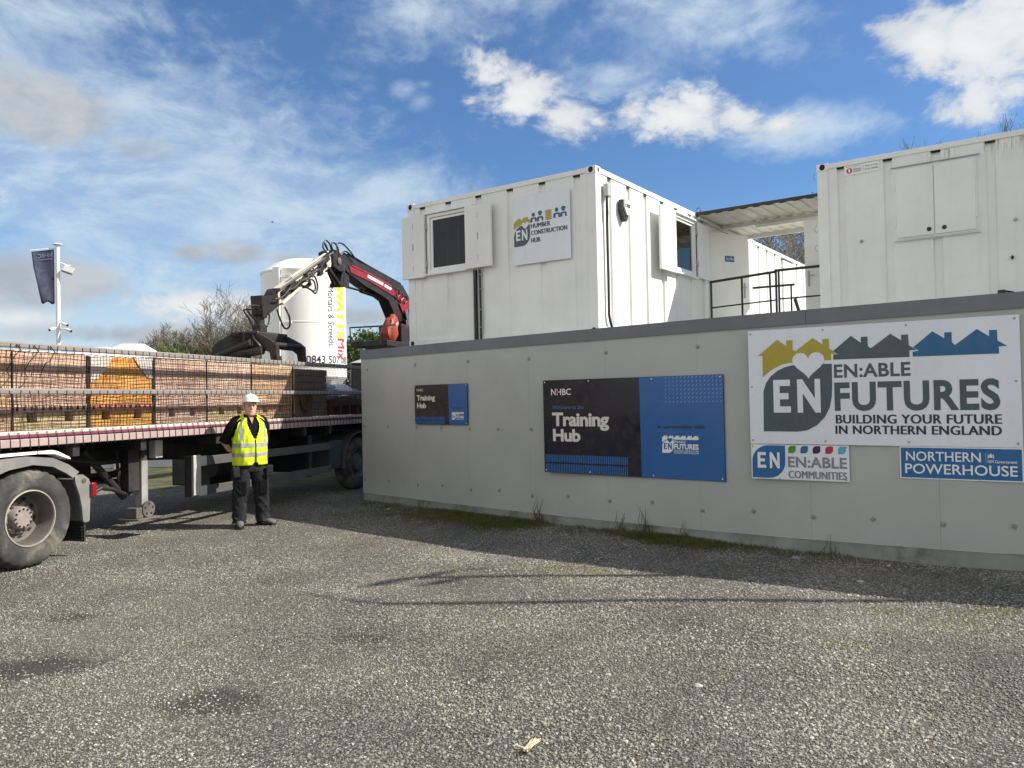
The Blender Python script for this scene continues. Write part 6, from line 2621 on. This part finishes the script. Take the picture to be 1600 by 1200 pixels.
# helmet
b = MB()
hr = []
for k in range(9):
    a = (pi / 2) * k / 8
    hr.append([(HC.x + q[0], HC.y + q[1], 1.705 + .118 * math.sin(a)) for q in ell(0, .0, 0, .112 * math.cos(a) ** .8 + .001, .138 * math.cos(a) ** .8 + .001, 28, 2.1)])
hr = [[(HC.x + q[0], HC.y + q[1], 1.704) for q in ell(0, -.004, 0, .119, .146, 28, 2.1)], [(HC.x + q[0], HC.y + q[1], 1.710) for q in ell(0, -.004, 0, .119, .146, 28, 2.1)]] + hr
hr = [[(q[0], q[1], q[2] - (q[1] - HC.y) * .14) for q in ring] for ring in hr]
b.rings(hr)
b.prism([(HC.x + .10 * math.cos(a), HC.y - .118 + .05 * math.sin(a)) for a in [pi + pi * k / 12 for k in range(13)]], 1.718, 1.727, 'xy')
hm = b.build('hard_hat', M_helmet, man, smooth=True, sharp=50)
b = MB()
b.tube([(0, -.145, 1.752), (0, -.12, 1.805), (0, -.06, 1.833), (0, .02, 1.826), (0, .09, 1.79)], .011, 8)
b.build('ridge', M_helmet, hm, smooth=True)
# shirt: torso, collar and short sleeves
b = MB()
b.rings([ell(0, .012, z, rx, ry, 28) for z, rx, ry in ((.84, .188, .148), (.95, .198, .155), (1.05, .196, .158), (1.2, .204, .152), (1.34, .208, .136), (1.42, .192, .116), (1.475, .130, .088), (1.50, .085, .075))])
b.build('shirt', M_shirt, man, smooth=True)
for A, s in ((ARM_R, -1), (ARM_L, 1)):
    b = MB()
    A2 = [Vector(A[0]) - Vector((s * .05, 0, -.01)), Vector(A[0]), Vector(A[1]), Vector(A[1]).lerp(Vector(A[2]), .55), Vector(A[2]) + (Vector(A[2]) - Vector(A[1])) * .03]
    b.tube(A2, [.085, .082, .077, .070, .066], 16)
    b.build('sleeve', M_shirt, man, smooth=True)
b = MB()
cp = []
for z, r, t in ((1.475, .080, 0), (1.545, .074, .012)):
    cp.append([(math.cos(a) * r * 1.02, .005 + math.sin(a) * r * 1.05, z + t * math.sin(a)) for a in [rad(-58 + 296 * k / 22) for k in range(23)]])
b.rings(cp, caps=False, closed=False)
co_ = b.build('collar', M_shirt, man, smooth=True)
sol = co_.modifiers.new('thick', 'SOLIDIFY')
sol.thickness = .006
b = MB()
b.prism([(-.03, 1.50), (.03, 1.50), (.004, 1.415)], -.108, -.100)
b.build('bare_chest', M_skin, man)

# hi-vis vest
NV = 48
VZ = [.845, .86, .93, .955, 1.005, 1.05, 1.10, 1.125, 1.175, 1.23, 1.29, 1.35, 1.40, 1.44, 1.475, 1.50]


def vest_r(z):
    P_ = [(.84, .226, .182), (.95, .230, .188), (1.05, .228, .188), (1.2, .232, .178), (1.35, .226, .155), (1.42, .205, .134), (1.475, .150, .108), (1.51, .115, .098)]
    for (a, b_) in zip(P_[:-1], P_[1:]):
        if a[0] <= z <= b_[0]:
            f = (z - a[0]) / (b_[0] - a[0])
            return a[1] + (b_[1] - a[1]) * f, a[2] + (b_[2] - a[2]) * f
    return P_[-1][1:]


def vpt(a, z, off=0.0):
    rx, ry = vest_r(z)
    wr = .004 * math.sin(9 * a + 14 * z) + .003 * math.sin(17 * a - 21 * z)
    c, s = math.cos(a), math.sin(a)
    p = 2.35
    x = math.copysign(abs(c) ** (2 / p), c) * (rx + wr + off)
    y = math.copysign(abs(s) ** (2 / p), s) * (ry + wr + off)
    return (x, .012 + y, z)


FRONT = -pi / 2 + .10


def ang_d(a, b_):
    return (a - b_ + pi) % (2 * pi) - pi


def vest_gap(a, z):
    """opening: V neck in front, armholes at the sides"""
    d = abs(ang_d(a, FRONT))
    if z > 1.20 and d < .05 + (z - 1.20) * 1.45:
        return True
    if z < .90 and d < (.90 - z) * 3.2:
        return True
    for side in (0, pi):
        ds = abs(ang_d(a, side))
        if z > 1.20 and ds < min(.60, (z - 1.20) * 4.0):
            return True
    return False


def vest_patch(mb, z0, z1, off=0.0, a0=None, a1=None, nz=4, na=180):
    for i in range(nz):
        for j in range(na):
            a = (-pi + 2 * pi * j / na)
            a_ = (-pi + 2 * pi * (j + 1) / na)
            zc, zd = z0 + (z1 - z0) * i / nz, z0 + (z1 - z0) * (i + 1) / nz
            m_ = (a + a_) / 2
            if vest_gap(m_, (zc + zd) / 2):
                continue
            mb.quad(vpt(a, zc, off), vpt(a_, zc, off), vpt(a_, zd, off), vpt(a, zd, off))


b = MB()
vest_patch(b, .845, 1.505, 0, nz=44)
bmx = None
vs = b.build('vest', M_hivis, man)
me = vs.data
bmx = bmesh.new()
bmx.from_mesh(me)
bmesh.ops.remove_doubles(bmx, verts=bmx.verts[:], dist=.0004)
bmesh.ops.recalc_face_normals(bmx, faces=bmx.faces[:])
_s = sum(f.normal.dot(Vector((f.calc_center_median().x, f.calc_center_median().y, 0))) for f in bmx.faces)
if _s < 0:
    bmesh.ops.reverse_faces(bmx, faces=bmx.faces[:])
for f in bmx.faces:
    f.smooth = True
bmx.to_mesh(me)
bmx.free()
sol = vs.modifiers.new('thick', 'SOLIDIFY')
sol.thickness = .006
sol.offset = -1
for z0 in (.965, 1.095):
    b = MB()
    vest_patch(b, z0, z0 + .052, .003, nz=3)
    tp = b.build('reflective_band', M_tape, vs, smooth=True)
for s in (-1, 1):
    b = MB()
    aa = FRONT + s * .66
    for k in range(14):
        za, zb_ = 1.15 + .335 * k / 14, 1.15 + .335 * (k + 1) / 14
        wv = lambda z: .15
        a0, a1 = aa - .115, aa + .115
        sh = lambda z: (z - 1.15) * .55 * s
        b.quad(vpt(a0 + sh(za), za, .0035), vpt(a1 + sh(za), za, .0035), vpt(a1 + sh(zb_), zb_, .0035), vpt(a0 + sh(zb_), zb_, .0035))
    b.build('reflective_band', M_tape, vs, smooth=True)
b = MB()
for k in range(12):
    za, zb_ = .90 + .30 * k / 12, .90 + .30 * (k + 1) / 12
    b.quad(vpt(FRONT - .03, za, .005), vpt(FRONT + .03, za, .005), vpt(FRONT + .03, zb_, .005), vpt(FRONT - .03, zb_, .005))
b.build('zip', M_trouser, vs, smooth=True)
b = MB()
b.quad(vpt(FRONT + .32, 1.18, .004), vpt(FRONT + .58, 1.18, .004), vpt(FRONT + .58, 1.235, .004), vpt(FRONT + .32, 1.235, .004))
b.build('badge', M_palewhite, vs)
# shoulder straps of the vest
b = MB()
for s in (-1, 1):
    rows = []
    for k in range(9):
        t = k / 8
        y = -.085 + .19 * t
        z = 1.495 + .035 * math.sin(pi * t)
        rows.append([(s * .095, .012 + y, z + .010), (s * .130, .012 + y, z - .002), (s * .165, .012 + y, z - .024), (s * .185, .012 + y, z - .045)])
    b.rings(rows, caps=False, closed=False)
b.build('vest_shoulder', M_hivis, vs, smooth=True)

# trousers
b = MB()
b.rings([ell(0, .008, z, rx, ry, 24) for z, rx, ry in ((.90, .196, .15), (.85, .200, .152), (.80, .205, .152), (.755, .200, .14))], caps=False)
for s in (-1, 1):
    rows = []
    for z, cx, cy, rx, ry in ((.80, .100, .006, .116, .142), (.76, .104, .004, .116, .138), (.70, .112, -.002, .113, .128), (.64, .120, -.006, .112, .120), (.58, .130, -.012, .108, .114), (.53, .136, -.016, .108, .112), (.50, .140, -.018, .100, .108), (.47, .143, -.012, .098, .100), (.44, .146, -.006, .103, .102), (.40, .149, -.004, .094, .096), (.36, .151, .0, .099, .099), (.32, .153, .003, .090, .094), (.28, .155, .004, .097, .100), (.24, .156, .002, .087, .094), (.20, .157, .004, .096, .102), (.16, .158, .002, .087, .096), (.12, .160, -.002, .094, .106), (.08, .161, -.006, .088, .104), (.05, .162, -.008, .092, .110)):
        rows.append([(q[0] + .009 * math.sin(z * 55 + k * 1.1 + s), q[1] + .009 * math.sin(z * 43 + k * 1.5), q[2] + .016 * math.sin(k * .9 + s * 2)) for k, q in enumerate(ell(s * cx, cy, z, rx, ry, 20))])
    b.rings(rows, caps=True)
tw_ = b.build('trousers', M_trouser, man, smooth=True)
for s in (-1, 1):
    b = MB()
    b.box(s * .205 - .02, s * .205 + .02, -.06, .06, .52, .68, .012)
    b.build('pocket', M_trouser, tw_)
    b = MB()
    b.box(s * .17 - .045, s * .17 + .045, -.165, -.13, .70, .85, .012, Matrix.Rotation(rad(4 * s), 4, 'Y'))
    b.build('pocket', M_trouser, tw_)
for s in (-1, 1):
    b = MB()
    M_ = Matrix.Translation((s * .140, -.118, .535)) @ Matrix.Rotation(rad(6), 4, 'X')
    b.box(-.055, .055, -.014, .012, -.10, .10, .012, M_)
    b.build('knee_patch', M_shirt, tw_)
# boots
for s, turn in ((-1, -.15), (1, .55)):
    b = MB()
    M_ = Matrix.Translation((s * .162, 0, 0)) @ Matrix.Rotation(turn, 4, 'Z')
    rows = []
    for y, w_, h_ in ((.095, .03, .06), (.085, .042, .10), (.03, .045, .115), (-.04, .045, .10), (-.10, .050, .075), (-.16, .050, .058), (-.20, .040, .042), (-.215, .02, .03)):
        ring = []
        for k in range(14):
            a = 2 * pi * k / 14
            ring.append((M_ @ Vector((math.cos(a) * w_, y, max(.022, h_ / 2 + .02 + math.sin(a) * h_ / 2))))[:])
        rows.append(ring)
    b.rings(rows)
    bt = b.build('boot', M_boot, man, smooth=True)
    b = MB()
    pts = [(-.045, .10), (-.052, .02), (-.050, -.06), (-.056, -.14), (-.045, -.205), (0, -.228), (.045, -.205), (.056, -.14), (.050, -.06), (.052, .02), (.045, .10)]
    b.prism([(M_ @ Vector((p_[0], p_[1], 0)))[:2] for p_ in pts], .0, .024, 'xy')
    b.build('sole', M_black, bt)
